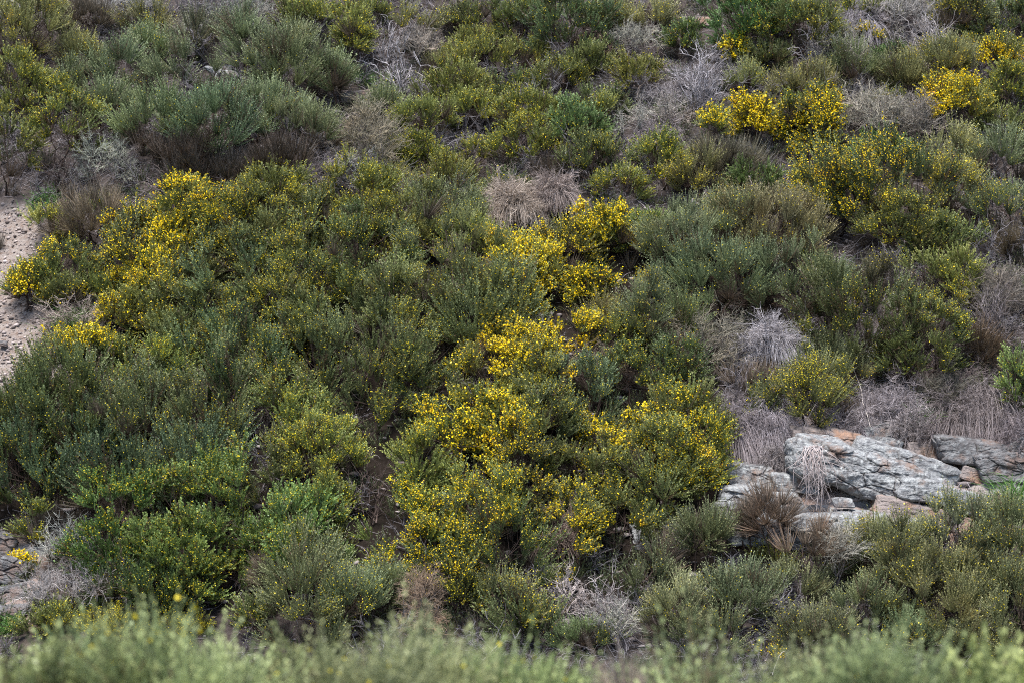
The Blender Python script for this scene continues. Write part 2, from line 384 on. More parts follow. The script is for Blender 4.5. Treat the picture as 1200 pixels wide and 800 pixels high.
    for i in range(m):
        is_dry = (low[i] and r.random() < skirt) or r.random() < 0.015
        src = LIB['dry'] if is_dry and kind not in ('heath', 'grey') else LIB[lib]
        t = src[r.integers(len(src))]
        s = ts * (0.75 + 0.5 * r.random())
        Rm = frame_for(nv[i] + r.normal(0, .13, 3), r.random() * 6.28) * s
        off = P[i] - nrm(nv[i]) * 0.14 * s - B
        if is_dry and kind not in ('heath', 'grey'):
            sk.add(t['V'] @ Rm + off, t['T'], t['A'])
        else:
            sh = r.normal(0, .12)
            acc.add(t['V'] @ Rm + off, t['T'], np.where(t['A'] > 0.02, np.clip(t['A'] + sh, 0, 1), 0))
            if fl > 0:
                pf = fl * tuft_f[i] * (0.95 if fl < .46 else 1.1 if fl < .6 else 2.4)
                ns = t['Fs'].max() + 1
                sp = np.clip(pf * (2.4 * r.random(ns) ** 2.2 + .15), 0, 0.95)
                q = r.random(len(t['F'])) < sp[t['Fs']]
                FP.append(t['F'][q] @ Rm + off)
    if acc.n:
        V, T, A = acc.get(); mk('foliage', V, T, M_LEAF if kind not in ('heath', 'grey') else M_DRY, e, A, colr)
    if sk.n:
        V, T, A = sk.get(); mk('dry_twigs', V, T, M_DRY, e, A, (0.10, 0.075, 0.062))
    if FP:
        FPp = np.concatenate(FP)
        if len(FPp): V, T, A = flower_quads(FPp, fsize * (0.74 if fl < .46 else 0.88 if fl < .7 else 1.14), r); mk('blossom', V, T, M_FLOW, e, A, YEL if fl >= .46 else (0.52, 0.45, 0.022))
    # woody frame: limbs from the base, branches out to every tuft
    nk = max(3, m // 7); cen = P[r.choice(m, nk, replace=False)] - B
    own = np.argmin(((P[:, None] - B - cen[None]) ** 2).sum(-1), 1)
    J = np.stack([(P[own == j] - B).mean(0) if (own == j).any() else cen[j] for j in range(nk)]) * 0.62
    J[:, 2] -= 0.04
    s = np.linspace(0, 1, 6)[None, :, None]
    up = np.array([0, 0, 1.])
    P1 = J * 0.4 * [0.8, 0.8, 1.1]
    limb = (1 - s) ** 2 * (r.normal(0, .04, (nk, 1, 3)) * [1, 1, 0]) + 2 * s * (1 - s) * P1[:, None] + s * s * J[:, None]
    limb = limb + r.normal(0, .012, limb.shape)
    w1 = Acc()
    V, T, o_ = tubes(limb, np.linspace(0.017, 0.007, 6)[None].repeat(nk, 0) * (0.7 + .6 * r.random((nk, 1))), 4); w1.add(V, T, 0.25 + 0.2 * r.random(nk)[o_])
    E = P - B - nrm(nv) * 0.12 * ts
    sN = J[own]; s5 = np.linspace(0, 1, 5)[None, :, None]
    midp = (sN + E) / 2 + r.normal(0, .03, E.shape) - [0, 0, .03]
    br = (1 - s5) ** 2 * sN[:, None] + 2 * s5 * (1 - s5) * midp[:, None] + s5 ** 2 * E[:, None]
    V, T, o_ = tubes(br, np.linspace(0.006, 0.003, 5)[None].repeat(m, 0)); w1.add(V, T, 0.3 + 0.5 * r.random(m)[o_])
    q = 7; tw0 = br[:, 1:4][np.arange(m).repeat(q), r.integers(0, 3, m * q)]
    dv = nrm(r.normal(size=(m * q, 3)) * 0.6 + nrm(nv).repeat(q, 0)) * (0.1 + 0.16 * r.random((m * q, 1)))
    tw = tw0[:, None] + dv[:, None] * np.linspace(0, 1, 3)[None, :, None] + np.array([0, 0, 1]) * (0.03 * np.linspace(0, 1, 3) ** 2)[None, :, None]
    V, T, o_ = tubes(tw, np.array([[.0022, .0018, .0009]]).repeat(m * q, 0)); w1.add(V, T, 0.2 + 0.7 * r.random(m * q)[o_])
    V, T, A = w1.get()
    mk('branches', V, T, M_WOOD, e, A, (0.075, 0.058, 0.05) if kind != 'grey' else (0.2, 0.18, 0.17))
    return e

# ------------------------------------------------------------------ bare dead shrubs
def dead(cx, cy, w, h, label, seed=0, n=26, name='dead_shrub', colr=(0.42, 0.41, 0.43), droop=0.0, group=None):
    r = np.random.default_rng(seed + 5000)
    Y = ground_hit(cx, cy + 0.45 * h); k = Y / F
    bx = (cx - 600) / F * Y
    B = np.array([bx, Y, float(gz(bx, Y)) - 0.02])
    R = w * k / 2; H = h * k
    e = root(name, B, label, 'dead shrub', group)
    w1 = Acc()
    def grow(st, d, L, rad, lvl, cnt):
        K = 6; m = len(st); s = np.linspace(0, 1, K)
        side = nrm(r.normal(size=(m, 3))) * L[:, None] * 0.16
        P = st[:, None] + d[:, None] * (L[:, None] * s)[..., None] + side[:, None] * np.sin(s * PI * 1.3)[None, :, None]
        P[..., 2] -= droop * (L[:, None] * s ** 2)
        P += r.normal(0, 0.006, P.shape)
        rr = rad[:, None] * np.linspace(1, 0.45, K)[None]
        V, T, o_ = tubes(P, rr); w1.add(V, T, np.clip(r.normal(.5, .22, m), 0, 1)[o_])
        if lvl == 0: return
        q = cnt; idx = np.arange(m).repeat(q); ti = r.integers(1, K, m * q)
        nd = nrm(d[idx] + r.normal(0, .48, (m * q, 3)))
        grow(P[idx, ti], nd, L[idx] * (0.35 + 0.35 * r.random(m * q)), rad[idx] * 0.55, lvl - 1, cnt)
    az = r.random(n) * 2 * PI; el = 0.25 + 1.2 * r.random(n)
    d = np.stack([np.cos(az) * np.cos(el) * R, np.sin(az) * np.cos(el) * R * .8 - 0.1 * R, np.sin(el) * H * 0.9], -1)
    L = np.linalg.norm(d, axis=1); d = nrm(d)
    grow(r.normal(0, .05, (n, 3)) * [1, 1, .2] + [0, 0, .03], d, L * (0.55 + .4 * r.random(n)), 0.0095 * (0.5 + .9 * r.random(n)), 2, 4)
    V, T, A = w1.get(); mk('branches', V, T, M_WOOD, e, A, colr)
    return e
def thatch(cx, cy, w, h, label, seed=0, n=900, name='dry_grass_clump', colr=(0.33, 0.29, 0.255), cat='dry grass', fall=1.0, wid=0.0026, group=None, lift=0.0):
    """A mound of dead stalks combed over and down the slope."""
    r = np.random.default_rng(seed + 9000)
    Yt = ground_hit(cx, cy + 0.25 * h); k = Yt / F
    W = w * k / 2; H = h * k
    x0 = (cx - 600) / F * Yt
    B = np.array([x0, Yt, float(gz(x0, Yt))])
    s = np.linspace(0, 1, 6)
    # roots spread over the upper part of the mound
    sx = r.normal(0, .42, n) * W; sy = np.abs(r.normal(0, .25, n)) * H * 0.6
    X = x0 + sx; Yy = Yt + sy; st = np.stack([X, Yy, gz(X, Yy) + 0.04], -1)
    nl = max(8, n // 22); lk = r.integers(0, nl, n)
    sx = np.clip(r.normal(0, .38, nl), -.75, .75)[lk] * W + r.normal(0, .05, n) * W; X = x0 + sx; sy = (np.abs(r.normal(0, .3, nl)) * H * 0.8)[lk] + r.normal(0, .02, n); Yy = Yt + sy
    st = np.stack([X, Yy, gz(X, Yy) + 0.03 + 0.05 * r.random(n) + lift * np.exp(-2.5 * (sx / W) ** 2)], -1)
    L = H * ((0.3 + 0.55 * r.random(nl))[lk] + 0.15 * r.random(n))
    out = nrm(np.stack([sx / W * 0.7 + r.normal(0, .5, nl)[lk] + r.normal(0, .22, n), (-0.45 + r.normal(0, .3, nl))[lk] + r.normal(0, .15, n), (0.25 + 0.6 * r.random(nl))[lk] + r.normal(0, .12, n)], -1))
    P = st[:, None] + out[:, None] * (L[:, None] * s)[..., None]
    P[..., 2] -= fall * (L[:, None] * 1.25 * s ** 2)
    P[..., 1] -= 0.15 * L[:, None] * s
    P += np.cumsum(r.normal(0, 0.013, P.shape), 1)
    P[..., 1] -= lift * .5
    g = gz(P[..., 0], P[..., 1]) + 0.02 + 0.05 * r.random((n, 1)); P[..., 2] = np.maximum(P[..., 2], g)
    P -= B
    tw = Acc()
    for j in range(max(4, n // 32)):
        t = LIB['twig'][r.integers(6)]; i_ = r.integers(n); s_ = 0.45 + .75 * r.random()
        Rm = frame_for(np.array([r.normal(0, .7), -.5 + r.normal(0, .3), r.normal(-.1, .5)]), r.random() * 6.28) * s_
        tw.add(t['V'] @ Rm + P[i_, r.integers(0, 4)] + [0, -.02, .03], t['T'], t['A'])
    V, T, o_ = tubes(P, wid * (0.7 + .8 * r.random((n, 1))) * np.linspace(1, .5, 6)[None])
    tone = np.clip(r.normal(.5, .25, n), 0.1, 1)[o_]
    tw.add(V, T, tone); V, T, tone = tw.get()
    o = mk(name, V, T, M_WOOD, None, tone, colr); o.location = B
    tag(o, label, cat, group)
    return o
def grass(cx, cy, w, h, label, seed=0, n=240, colr=(0.09, 0.19, 0.05)):
    r = np.random.default_rng(seed + 13000)
    Y = ground_hit(cx, cy + 0.4 * h); k = Y / F; W = w * k / 2; H = h * k
    x0 = (cx - 600) / F * Y; B = np.array([x0, Y, float(gz(x0, Y))])
    X = x0 + r.normal(0, .4, n) * W; Yy = Y + r.normal(0, .3, n) * W
    st = np.stack([X, Yy, gz(X, Yy) - .01], -1)
    d = nrm(np.stack([r.normal(0, .35, n), r.normal(-.1, .3, n), np.ones(n)], -1)); L = H * (0.4 + .7 * r.random(n))
    s = np.linspace(0, 1, 5); P = st[:, None] + d[:, None] * (L[:, None] * s)[..., None]
    P[..., :2] += (nrm(d[:, :2])[:, None] * (0.45 * L[:, None] * s ** 2)[..., None]); P[..., 2] -= 0.3 * L[:, None] * s ** 2.5
    P -= B
    V, T, o_ = ribbons(P, 0.0045 * np.array([[1, 1, .9, .6, .1]]).repeat(n, 0))
    o = mk('grass_tuft', V, T, M_GRASS, None, np.clip(r.normal(.5, .25, n), 0.1, 1)[o_], colr); o.location = B
    tag(o, label, 'grass'); return o

# ------------------------------------------------------------------ rocks
def rock(cx, cy, w, h, tilt, label, seed=0, mat=None, depth=None, res=40, name='rock', push=0.0, pw=9, amp=1.0, crack=1.0, yaw=0.0):
    """A weathered block: rounded box, pushed in and out by layered noise with split seams."""
    mat = mat or M_ROCK
    Y = ground_hit(cx, cy + 0.25 * h); k = Y / F
    sx, sz = w * k / 2, h * k / 2; sy = depth or max(0.5 * sx, sz)
    Yc = Y + sy * 0.35 - push
    C = np.array([(cx - 600) / F * Yc, Yc, -(cy - 400) / F * Yc])
    res = int(res * 1.7)
    nx = max(6, int(res * min(1, sx / max(sx, sz)))); nz = max(6, int(res * min(1.0, sz / max(sx, sz) * 1.3))); ny = max(6, int(nz * 0.8))
    pts = {}; V = []; T = []
    def vid(i, j, l):
        key = (i, j, l)
        if key not in pts:
            pts[key] = len(V); V.append((2 * i / nx - 1, 2 * j / ny - 1, 2 * l / nz - 1))
        return pts[key]
    def face(a, b, c, d): T.append((a, b, c)); T.append((a, c, d))
    for i in range(nx):
        for j in range(ny):
            face(vid(i, j, 0), vid(i, j + 1, 0), vid(i + 1, j + 1, 0), vid(i + 1, j, 0))
            face(vid(i, j, nz), vid(i + 1, j, nz), vid(i + 1, j + 1, nz), vid(i, j + 1, nz))
        for l in range(nz):
            face(vid(i, 0, l), vid(i + 1, 0, l), vid(i + 1, 0, l + 1), vid(i, 0, l + 1))
            face(vid(i, ny, l), vid(i, ny, l + 1), vid(i + 1, ny, l + 1), vid(i + 1, ny, l))
    for j in range(ny):
        for l in range(nz):
            face(vid(0, j, l), vid(0, j, l + 1), vid(0, j + 1, l + 1), vid(0, j + 1, l))
            face(vid(nx, j, l), vid(nx, j + 1, l), vid(nx, j + 1, l + 1), vid(nx, j, l + 1))
    U = np.array(V)
    nr = (np.abs(U) ** pw).sum(1) ** (1 / pw); U = U / nr[:, None]
    # uneven corners
    r = np.random.default_rng(seed + 77)
    S = U * [sx, sy, sz]
    S[:, 0] += S[:, 2] * r.normal(0, .35); S[:, 2] += (np.abs(U[:, 0]) * -0.12 + 0.18 * r.normal() * U[:, 0]) * sz
    S[:, 1] += S[:, 2] * 0.35
    crackv = np.zeros(len(S)); off = Vector((seed * 3.7, seed * 1.3, 0)); D = np.zeros(len(S))
    nn = nrm(U * np.abs(U) ** 3 / np.array([sx, sy, sz]))
    thin = min(1.0, 2.6 * min(sx, sz) + .15)
    for i, p in enumerate(S):
        v = Vector(p) + off
        w_ = v + Vector((0.5, 0.2, 1.0)) * 0.07 * mnoise.noise(v * 4.1) + Vector((.3, .3, .5)) * 0.02 * mnoise.noise(v * 17)
        q = w_.z * 11 + w_.y * 3 + w_.x * .6; fq = q - math.floor(q)
        lay = mnoise.noise(Vector((math.floor(q) * 7.3, w_.x * 1.3, seed)))                     # each bed stands a little in or out
        st = lay * 0.06 + 0.012 * (fq - .5)
        dd, pp = mnoise.voronoi(Vector((w_.x * 3.0 + .5 * w_.z, w_.y * 2.6, w_.z * 7.0)))
        blk = mnoise.noise(pp[0] * 13.7)
        e = dd[1] - dd[0]; cm = min(1, max(0.35, mnoise.noise(v * 1.9 + Vector((9, 4, 2))) * 3 + .35)); cr = max(0.0, 1 - e / 0.05) * crack * cm
        edge = cm * max(0.0, 1 - min(fq, 1 - fq) / 0.10) * (0.25 + 0.75 * max(0, mnoise.noise(w_ * 2.2) * 2 + .3))
        f = mnoise.fractal(v * 7, 0.7, 2.1, 5) * 0.024
        a = mnoise.fractal(Vector((v.x * 1.6, v.y * 1.6, v.z * 3)), 1.0, 2.0, 3) * 0.06
        D[i] = (a + st + f + blk * 0.045) * thin * amp - (0.035 * cr + 0.022 * edge) * thin; crackv[i] = min(1, 0.8 * cr + 0.45 * edge)
    S = S + nn * D[:, None]
    t = -math.radians(tilt); c, s_ = math.cos(t), math.sin(t)
    S = np.stack([c * S[:, 0] - s_ * S[:, 2], S[:, 1], s_ * S[:, 0] + c * S[:, 2]], -1) if True else S
    o = mk(name, S, np.array(T), mat, None, None, None, False, {'crack': np.clip(crackv, 0, 1)})
    o.location = C; o.rotation_euler.z = yaw
    tag(o, label, 'rock')
    return o

# ------------------------------------------------------------------ the hillside as one sheet
def axis(lo, hi, d, ends):
    a = list(np.arange(lo, hi, d)); x = hi; s = d
    b = []
    while x < ends[1]: b.append(x); s *= 1.18; x += s
    b.append(ends[1]); x = lo; s = d; c = []
    while True:
        s *= 1.18; x -= s
        if x < ends[0]: break
        c.append(x)
    c.append(ends[0])
    return np.array(c[::-1] + a + b)
ax_ = axis(-8.5, 8.5, 0.05, (-1500, 1500)); ay_ = axis(23.5, 42, 0.05, (-400, 2500))
X, Y_ = np.meshgrid(ax_, ay_)
Z = gz(X, Y_)
with np.errstate(all='ignore'):
    yy = np.where(Y_ > 20, Y_, 20); PX, PY = to_px(X, yy, Z)
nzv = vn(X * 4, Y_ * 4, 5) * 26 + vn(X * 12, Y_ * 12, 6) * 12
edge = np.interp(PY, [225, 245, 300, 340, 370, 400, 430, 446, 462], [20, 38, 46, 35, 48, 66, 78, 50, -60])
bare = sstep(14, -6, PX + nzv - edge) * sstep(228, 244, PY) * sstep(470, 455, PY) * (Y_ > 20)
red = sstep(835, 870, PX + nzv) * sstep(478, 505, PY + nzv * .6) * sstep(670, 640, PY) * (Y_ > 20)
red = np.maximum(red, sstep(60, 30, PX + nzv) * sstep(615, 635, PY) * sstep(745, 730, PY) * (Y_ > 20))
shade_zone = np.maximum(sstep(120, 160, PX + nzv) * sstep(870, 830, PX + nzv) * sstep(245, 275, PY + nzv), sstep(470, 430, PX) * sstep(440, 470, PY + nzv)) * sstep(735, 700, PY)
soil_shade = shade_zone * (1 - bare) * (1 - red) * (Y_ > 20) * 0.9  # painted shade: where the soil colour is darkened beneath the massed shrubs
Zr = Z + red * (0.10 * vn(X * 5, Y_ * 9, 8) + 0.05 * vn(X * 14, Y_ * 22, 9)) - 0.03 * bare
nx_, ny_ = len(ax_), len(ay_)
idx = np.arange(nx_ * ny_).reshape(ny_, nx_)
a, b, c, d = idx[:-1, :-1].ravel(), idx[:-1, 1:].ravel(), idx[1:, 1:].ravel(), idx[1:, :-1].ravel()
T = np.concatenate([np.stack([a, b, c], -1), np.stack([a, c, d], -1)])
g = mk('hillside_ground', np.stack([X.ravel(), Y_.ravel(), Zr.ravel()], -1), T, M_GROUND, None, None, None, True, {'bare': bare.ravel(), 'red': red.ravel(), 'soil_shade': soil_shade.ravel()})
g['kind'] = 'structure'

# litter of fallen twigs and stalks over the soil
def litter(n, name, colr, Lr, rad, seed, keep=None):
    r = np.random.default_rng(seed)
    y = 24.5 + 15.5 * r.random(n); x = (r.random(n) - .5) * (y * 0.4 + 2.4)
    if keep is not None:
        q = keep(x, y, r); x, y = x[q], y[q]; n = len(x)
    az = r.random(n) * 2 * PI; L = Lr[0] + (Lr[1] - Lr[0]) * r.random(n) ** 2
    s = np.linspace(-.5, .5, 4)
    dx = np.cos(az)[:, None] * s * L[:, None]; dy = np.sin(az)[:, None] * s * L[:, None] * .75
    bend = (r.normal(0, .12, n) * L)[:, None] * (1 - 4 * s * s)
    X = x[:, None] + dx - np.sin(az)[:, None] * bend; Yq = y[:, None] + dy + np.cos(az)[:, None] * bend
    gx = gz(X, Yq); lift = 0.015 + 0.07 * r.random((n, 1)) ** 2
    P = np.stack([X, Yq, gx + lift], -1)
    V, T, o_ = tubes(P, rad * (0.6 + .9 * r.random((n, 1))) * np.array([[1, 1, .9, .5]]))
    o = mk(name, V, T, M_WOOD, None, np.clip(r.normal(.45, .27, n), 0, 1)[o_], colr)
    tag(o, None, None, None, 'stuff'); return o
mass_cut = 0.8
def offpath(x, y, r):
    px, py = to_px(x, y, gz(x, y))
    e = np.interp(py, [225, 245, 300, 340, 370, 400, 430, 446, 462], [20, 38, 46, 35, 48, 66, 78, 50, -60])
    on = (px < e) & (py > 232) & (py < 460); rk = (px > 850) & (py > 500) & (py < 640)
    mass = (((px > 130) & (px < 850) & (py > 250) & (py < 690)) | ((px < 450) & (py > 440))) & ~((px > 560) & (px < 690) & (py < 290))
    return ~(mass & (r.random(len(x)) < mass_cut)) & ~(on & (r.random(len(x)) < .93)) & ~(rk & (r.random(len(x)) < .9))
l1 = litter(42000, 'twig_litter', (0.25, 0.235, 0.245), (0.08, 0.42), 0.0032, 21, offpath)
mass_cut = 0.0
l1['label'] = 'grey fallen twigs and dry stalks strewn over the slope'
def tangle(n, seed):
    r = np.random.default_rng(seed); acc = Acc()
    y = 24.5 + 15.5 * r.random(n); x = (r.random(n) - .5) * (y * .4 + 2); z = gz(x, y)
    px, py = to_px(x, y, z)
    q = offpath(x, y, r) & ((vn(x * .7, y * .7, 15) > -.12) | (py < 230)); x, y, z = x[q], y[q], z[q]
    for i in range(len(x)):
        t = LIB['twig'][r.integers(6)]; s = 0.6 + 1.1 * r.random()
        az = r.random() * 6.28; Rm = frame_for(np.array([math.cos(az), math.sin(az) * .8 - .3, .15 + .5 * r.random()]), r.random() * 6.28) * s
        acc.add(t['V'] @ Rm + [x[i], y[i], z[i] + .03 + .05 * r.random()], t['T'], t['A'] * .9)
    V, T, A = acc.get(); o = mk('brushwood_litter', V, T, M_WOOD, None, A, (0.225, 0.218, 0.232)); tag(o, 'tangled silver grey broken twigs between the shrubs', None, None, 'stuff')
mass_cut = 0.85
tangle(1500, 55)
mass_cut = 0.0
# gravel on the bare patch
def stones(n, seed):
    r = np.random.default_rng(seed)
    y = 26 + 10 * r.random(n * 30); x = -8.5 + 6.5 * r.random(n * 30)
    px, py = to_px(x, y, gz(x, y))
    e = np.interp(py, [225, 245, 300, 340, 370, 400, 430, 446, 462], [20, 38, 46, 35, 48, 66, 78, 50, -60])
    q = (px < e + 8) & (py > 236) & (py < 456) & (px > -160); x, y = x[q][:n], y[q][:n]; n = len(x)
    t = (1 + 5 ** .5) / 2
    I = nrm(np.array([(-1, t, 0), (1, t, 0), (-1, -t, 0), (1, -t, 0), (0, -1, t), (0, 1, t), (0, -1, -t), (0, 1, -t), (t, 0, -1), (t, 0, 1), (-t, 0, -1), (-t, 0, 1)], float))
    Tt = np.array([(0, 11, 5), (0, 5, 1), (0, 1, 7), (0, 7, 10), (0, 10, 11), (1, 5, 9), (5, 11, 4), (11, 10, 2), (10, 7, 6), (7, 1, 8), (3, 9, 4), (3, 4, 2), (3, 2, 6), (3, 6, 8), (3, 8, 9), (4, 9, 5), (2, 4, 11), (6, 2, 10), (8, 6, 7), (9, 8, 1)])
    s = 0.006 + 0.028 * r.random(n) ** 3.5
    V = I[None] * s[:, None, None] * (0.7 + .6 * r.random((n, 12, 1))) * (0.6 + .8 * r.random((n, 1, 3))) * [1, 1, .7]
    V += np.stack([x, y, gz(x, y) - 0.03 + s * .3], -1)[:, None]
    T = (Tt[None] + np.arange(n)[:, None, None] * 12).reshape(-1, 3)
    o = mk('gravel', V.reshape(-1, 3), T, M_WOOD, None, r.random(n).repeat(12), (0.30, 0.265, 0.25)); tag(o, 'small loose stones on the bare patch', None, None, 'stuff')
stones(5200, 31)
def rubble(n, seed):
    r = np.random.default_rng(seed)
    y = 26 + 12 * r.random(n); x = (r.random(n) - .5) * y * .42; z = gz(x, y); s = 0.01 + 0.055 * r.random(n) ** 4
    px_, py_ = to_px(x, y, z); s[(px_ < 100) & (py_ > 230) & (py_ < 460)] *= .35
    t = (1 + 5 ** .5) / 2
    I = nrm(np.array([(-1, t, 0), (1, t, 0), (-1, -t, 0), (1, -t, 0), (0, -1, t), (0, 1, t), (0, -1, -t), (0, 1, -t), (t, 0, -1), (t, 0, 1), (-t, 0, -1), (-t, 0, 1)], float))
    Tt = np.array([(0, 11, 5), (0, 5, 1), (0, 1, 7), (0, 7, 10), (0, 10, 11), (1, 5, 9), (5, 11, 4), (11, 10, 2), (10, 7, 6), (7, 1, 8), (3, 9, 4), (3, 4, 2), (3, 2, 6), (3, 6, 8), (3, 8, 9), (4, 9, 5), (2, 4, 11), (6, 2, 10), (8, 6, 7), (9, 8, 1)])
    V = I[None] * s[:, None, None] * (0.6 + .8 * r.random((n, 12, 1))) * (0.5 + r.random((n, 1, 3))) * [1, 1, .6] + np.stack([x, y, z + s * .2], -1)[:, None]
    T = (Tt[None] + np.arange(n)[:, None, None] * 12).reshape(-1, 3)
    o = mk('stone_rubble', V.reshape(-1, 3), T, M_WOOD, None, r.random(n).repeat(12), (0.22, 0.2, 0.195)); tag(o, 'small grey stones scattered over the slope', None, None, 'stuff')
rubble(9000, 32)
# low seedlings and heath creeping between the shrubs
def undergrowth(n, seed, name, lib, colr, label, mat, s0, pred):
    r = np.random.default_rng(seed); acc = Acc(); k = 0
    y = 25.5 + 14 * r.random(n * 4); x = (r.random(n * 4) - .5) * (y * .4 + 2)
    z = gz(x, y); q = offpath(x, y, r) & pred(x, y); x, y, z = x[q][:n], y[q][:n], z[q][:n]
    for i in range(len(x)):
        t = LIB[lib][r.integers(len(LIB[lib]))]; s = s0 * (0.6 + .8 * r.random())
        Rm = frame_for(np.array([r.normal(0, .2), -.25, 1]), r.random() * 6.28) * s
        acc.add(t['V'] @ Rm + [x[i], y[i], z[i] - .02], t['T'], t['A'])
    V, T, A = acc.get(); o = mk(name, V, T, mat, None, A, colr); tag(o, label, None, None, 'stuff')
undergrowth(1900, 41, 'undergrowth', 'small', (0.085, 0.10, 0.055), 'low green seedlings between the shrubs', M_LEAF, 1.0, lambda x, y: vn(x * .8, y * .8, 9) > -.2)
undergrowth(1300, 42, 'heath_undergrowth', 'dry', (0.15, 0.125, 0.115), 'low dry heath between the shrubs', M_DRY, 0.75, lambda x, y: vn(x * .8, y * .8, 12) > -.15)

# ------------------------------------------------------------------ rocks
ROCKS = [
 # cx, cy, w, h, tilt, label, options
 (1020, 556, 205, 56, 18, 'largest pale grey slab sloping down to the right across the outcrop', dict(res=110, depth=0.55, seed=1, push=0.05, pw=4)),
 (1062, 540, 130, 24, 19, 'long narrow pale ledge lying along the top of the largest slab', dict(res=80, depth=0.30, seed=2, push=0.18)),
 (1100, 578, 100, 26, 14, 'pale lichen covered toe at the lower right end of the largest slab', dict(res=60, depth=0.3, seed=3, push=0.22)),
 (1085, 603, 130, 24, 16, 'rusty brown undercut band beneath the largest slab', dict(res=60, depth=0.3, seed=4, mat='R', push=0.0)),
 (1000, 612, 150, 30, 6, 'broad low grey slab at the foot of the outcrop', dict(res=70, depth=0.5, seed=5, push=0.08, pw=5)),
 (880, 556, 62, 30, 3, 'squarish pale block at the upper left of the outcrop', dict(res=46, seed=6, push=0.1)),
 (932, 566, 50, 20, 4, 'flat pale block between the squarish block and the largest slab', dict(res=40, seed=7, push=0.1)),
 (872, 592, 66, 44, 2, 'big pale block beneath the squarish block beside the flowering broom', dict(res=50, seed=8, push=0.1)),
 (921, 592, 44, 34, -4, 'pale block with dark cracks left of the hanging dead branches', dict(res=40, seed=9, push=0.08)),
 (953, 600, 36, 19, 2, 'dark grey boulder beneath the hanging dead branches', dict(res=36, seed=10, mat='D', push=0.3)),
 (988, 588, 24, 11, -2, 'small loose angular block under the edge of the largest slab', dict(res=26, seed=11, push=0.3, pw=8)),
 (895, 622, 90, 34, 4, 'cracked grey ledge behind the brown heath', dict(res=46, seed=12, push=0.1)),
 (1050, 628, 110, 26, 8, 'grey ledge partly hidden behind the small olive bush', dict(res=46, seed=13, mat='D', push=0.12)),
 (1030, 506, 36, 22, -12, 'rounded grey stone topmost on the outcrop', dict(res=30, seed=14, push=0.05)),
 (1020, 520, 30, 14, 8, 'small grey stone under the topmost rounded one', dict(res=26, seed=15, push=0.12)),
 (1043, 519, 26, 13, 14, 'small angular stone leaning on the rusty slab', dict(res=26, seed=16, push=0.1)),
 (1064, 512, 34, 9, 16, 'thin rusty slab with a dark gap under it', dict(res=26, seed=17, mat='R', push=0.05)),
 (1060, 534, 20, 12, 10, 'loose grey stone on the orange soil', dict(res=24, seed=18, push=0.24)),
 (975, 516, 100, 28, 14, 'reddish weathered ledge above the largest slab', dict(res=50, seed=19, mat='R', push=0.06, pw=4)),
 (1090, 530, 60, 24, 12, 'broken rusty ledge right of the loose stones', dict(res=40, seed=20, mat='R', push=-0.05)),
 (1140, 528, 90, 30, 4, 'dark fissured ledge under the draped dead grass', dict(res=60, seed=21, mat='D', depth=.4)),
 (1143, 558, 38, 18, 22, 'reddish brown block in the hollow right of the largest slab', dict(res=40, seed=22, mat='R', push=0.0)),
 (1176, 546, 66, 36, 2, 'dark rock step at the right edge of the picture', dict(res=46, seed=23, mat='D', push=0.05)),
 (1140, 590, 80, 26, 4, 'mottled grey stone base beside the bright grass', dict(res=40, seed=24, push=0.05)),
 (1192, 528, 28, 34, 0, 'upright dark block against the right edge', dict(res=30, seed=25, mat='D', push=0.1)),
 (4, 640, 24, 30, 10, 'dark grey block high in the left edge outcrop', dict(res=34, seed=26, mat='D', push=0.0)),
 (14, 668, 38, 30, 20, 'purplish brown slab in the left edge outcrop', dict(res=40, seed=27, mat='D', push=0.1)),
 (14, 694, 40, 22, -6, 'fractured brown slab low in the left edge outcrop', dict(res=40, seed=28, mat='D', push=0.0)),
 (12, 716, 40, 18, 4, 'thin ledge at the foot of the left edge outcrop', dict(res=36, seed=29, mat='D', push=0.1)),
 (56, 700, 34, 14, 6, 'brown ledge right of the left edge outcrop', dict(res=36, seed=30, mat='D', push=0.1)),
 (267, 92, 26, 24, 55, 'grey rock between two sage bushes near the top', dict(res=34, seed=31, push=0.15)),
 (262, 82, 18, 14, 10, 'smaller grey rock just above the leaning one near the top', dict(res=26, seed=32, push=0.1)),
 (425, 112, 52, 12, -8, 'flat grey ledge right of the sage bushes', dict(res=34, seed=33, mat='D', push=0.1)),
 (392, 165, 34, 26, 15, 'dark grey stone at the right end of the sage mound', dict(res=30, seed=34, mat='D', push=0.1)),
 (770, 628, 56, 32, 8, 'grey rock peeping out right of the yellow broom', dict(res=40, seed=35, push=0.05)),
 (12, 12, 24, 26, 8, 'pale stone behind the bush in the top left corner', dict(res=30, seed=36, push=0.0)),
 (178, 112, 26, 20, 10, 'pale stone between the sage bushes', dict(res=30, seed=37, push=0.1)),
 (822, 24, 22, 10, 4, 'flat reddish stone near the top', dict(res=26, seed=38, mat='R', push=0.1)),
 (4, 402, 9, 6, 4, 'dark little stone lying on the bare gravel', dict(res=14, seed=39, mat='D', push=0.05)),
 (148, 352, 24, 12, 5, 'brown stone hidden beside the bare patch bushes', dict(res=20, seed=40, mat='D')),
]
for cx, cy, w, h, tilt, lab, kw in ROCKS:
    kw = dict(kw); kw['mat'] = {'R': M_ROCKR, 'D': M_ROCKD}.get(kw.get('mat'), M_ROCK)
    rock(cx, cy, w, h, tilt, lab, **kw)

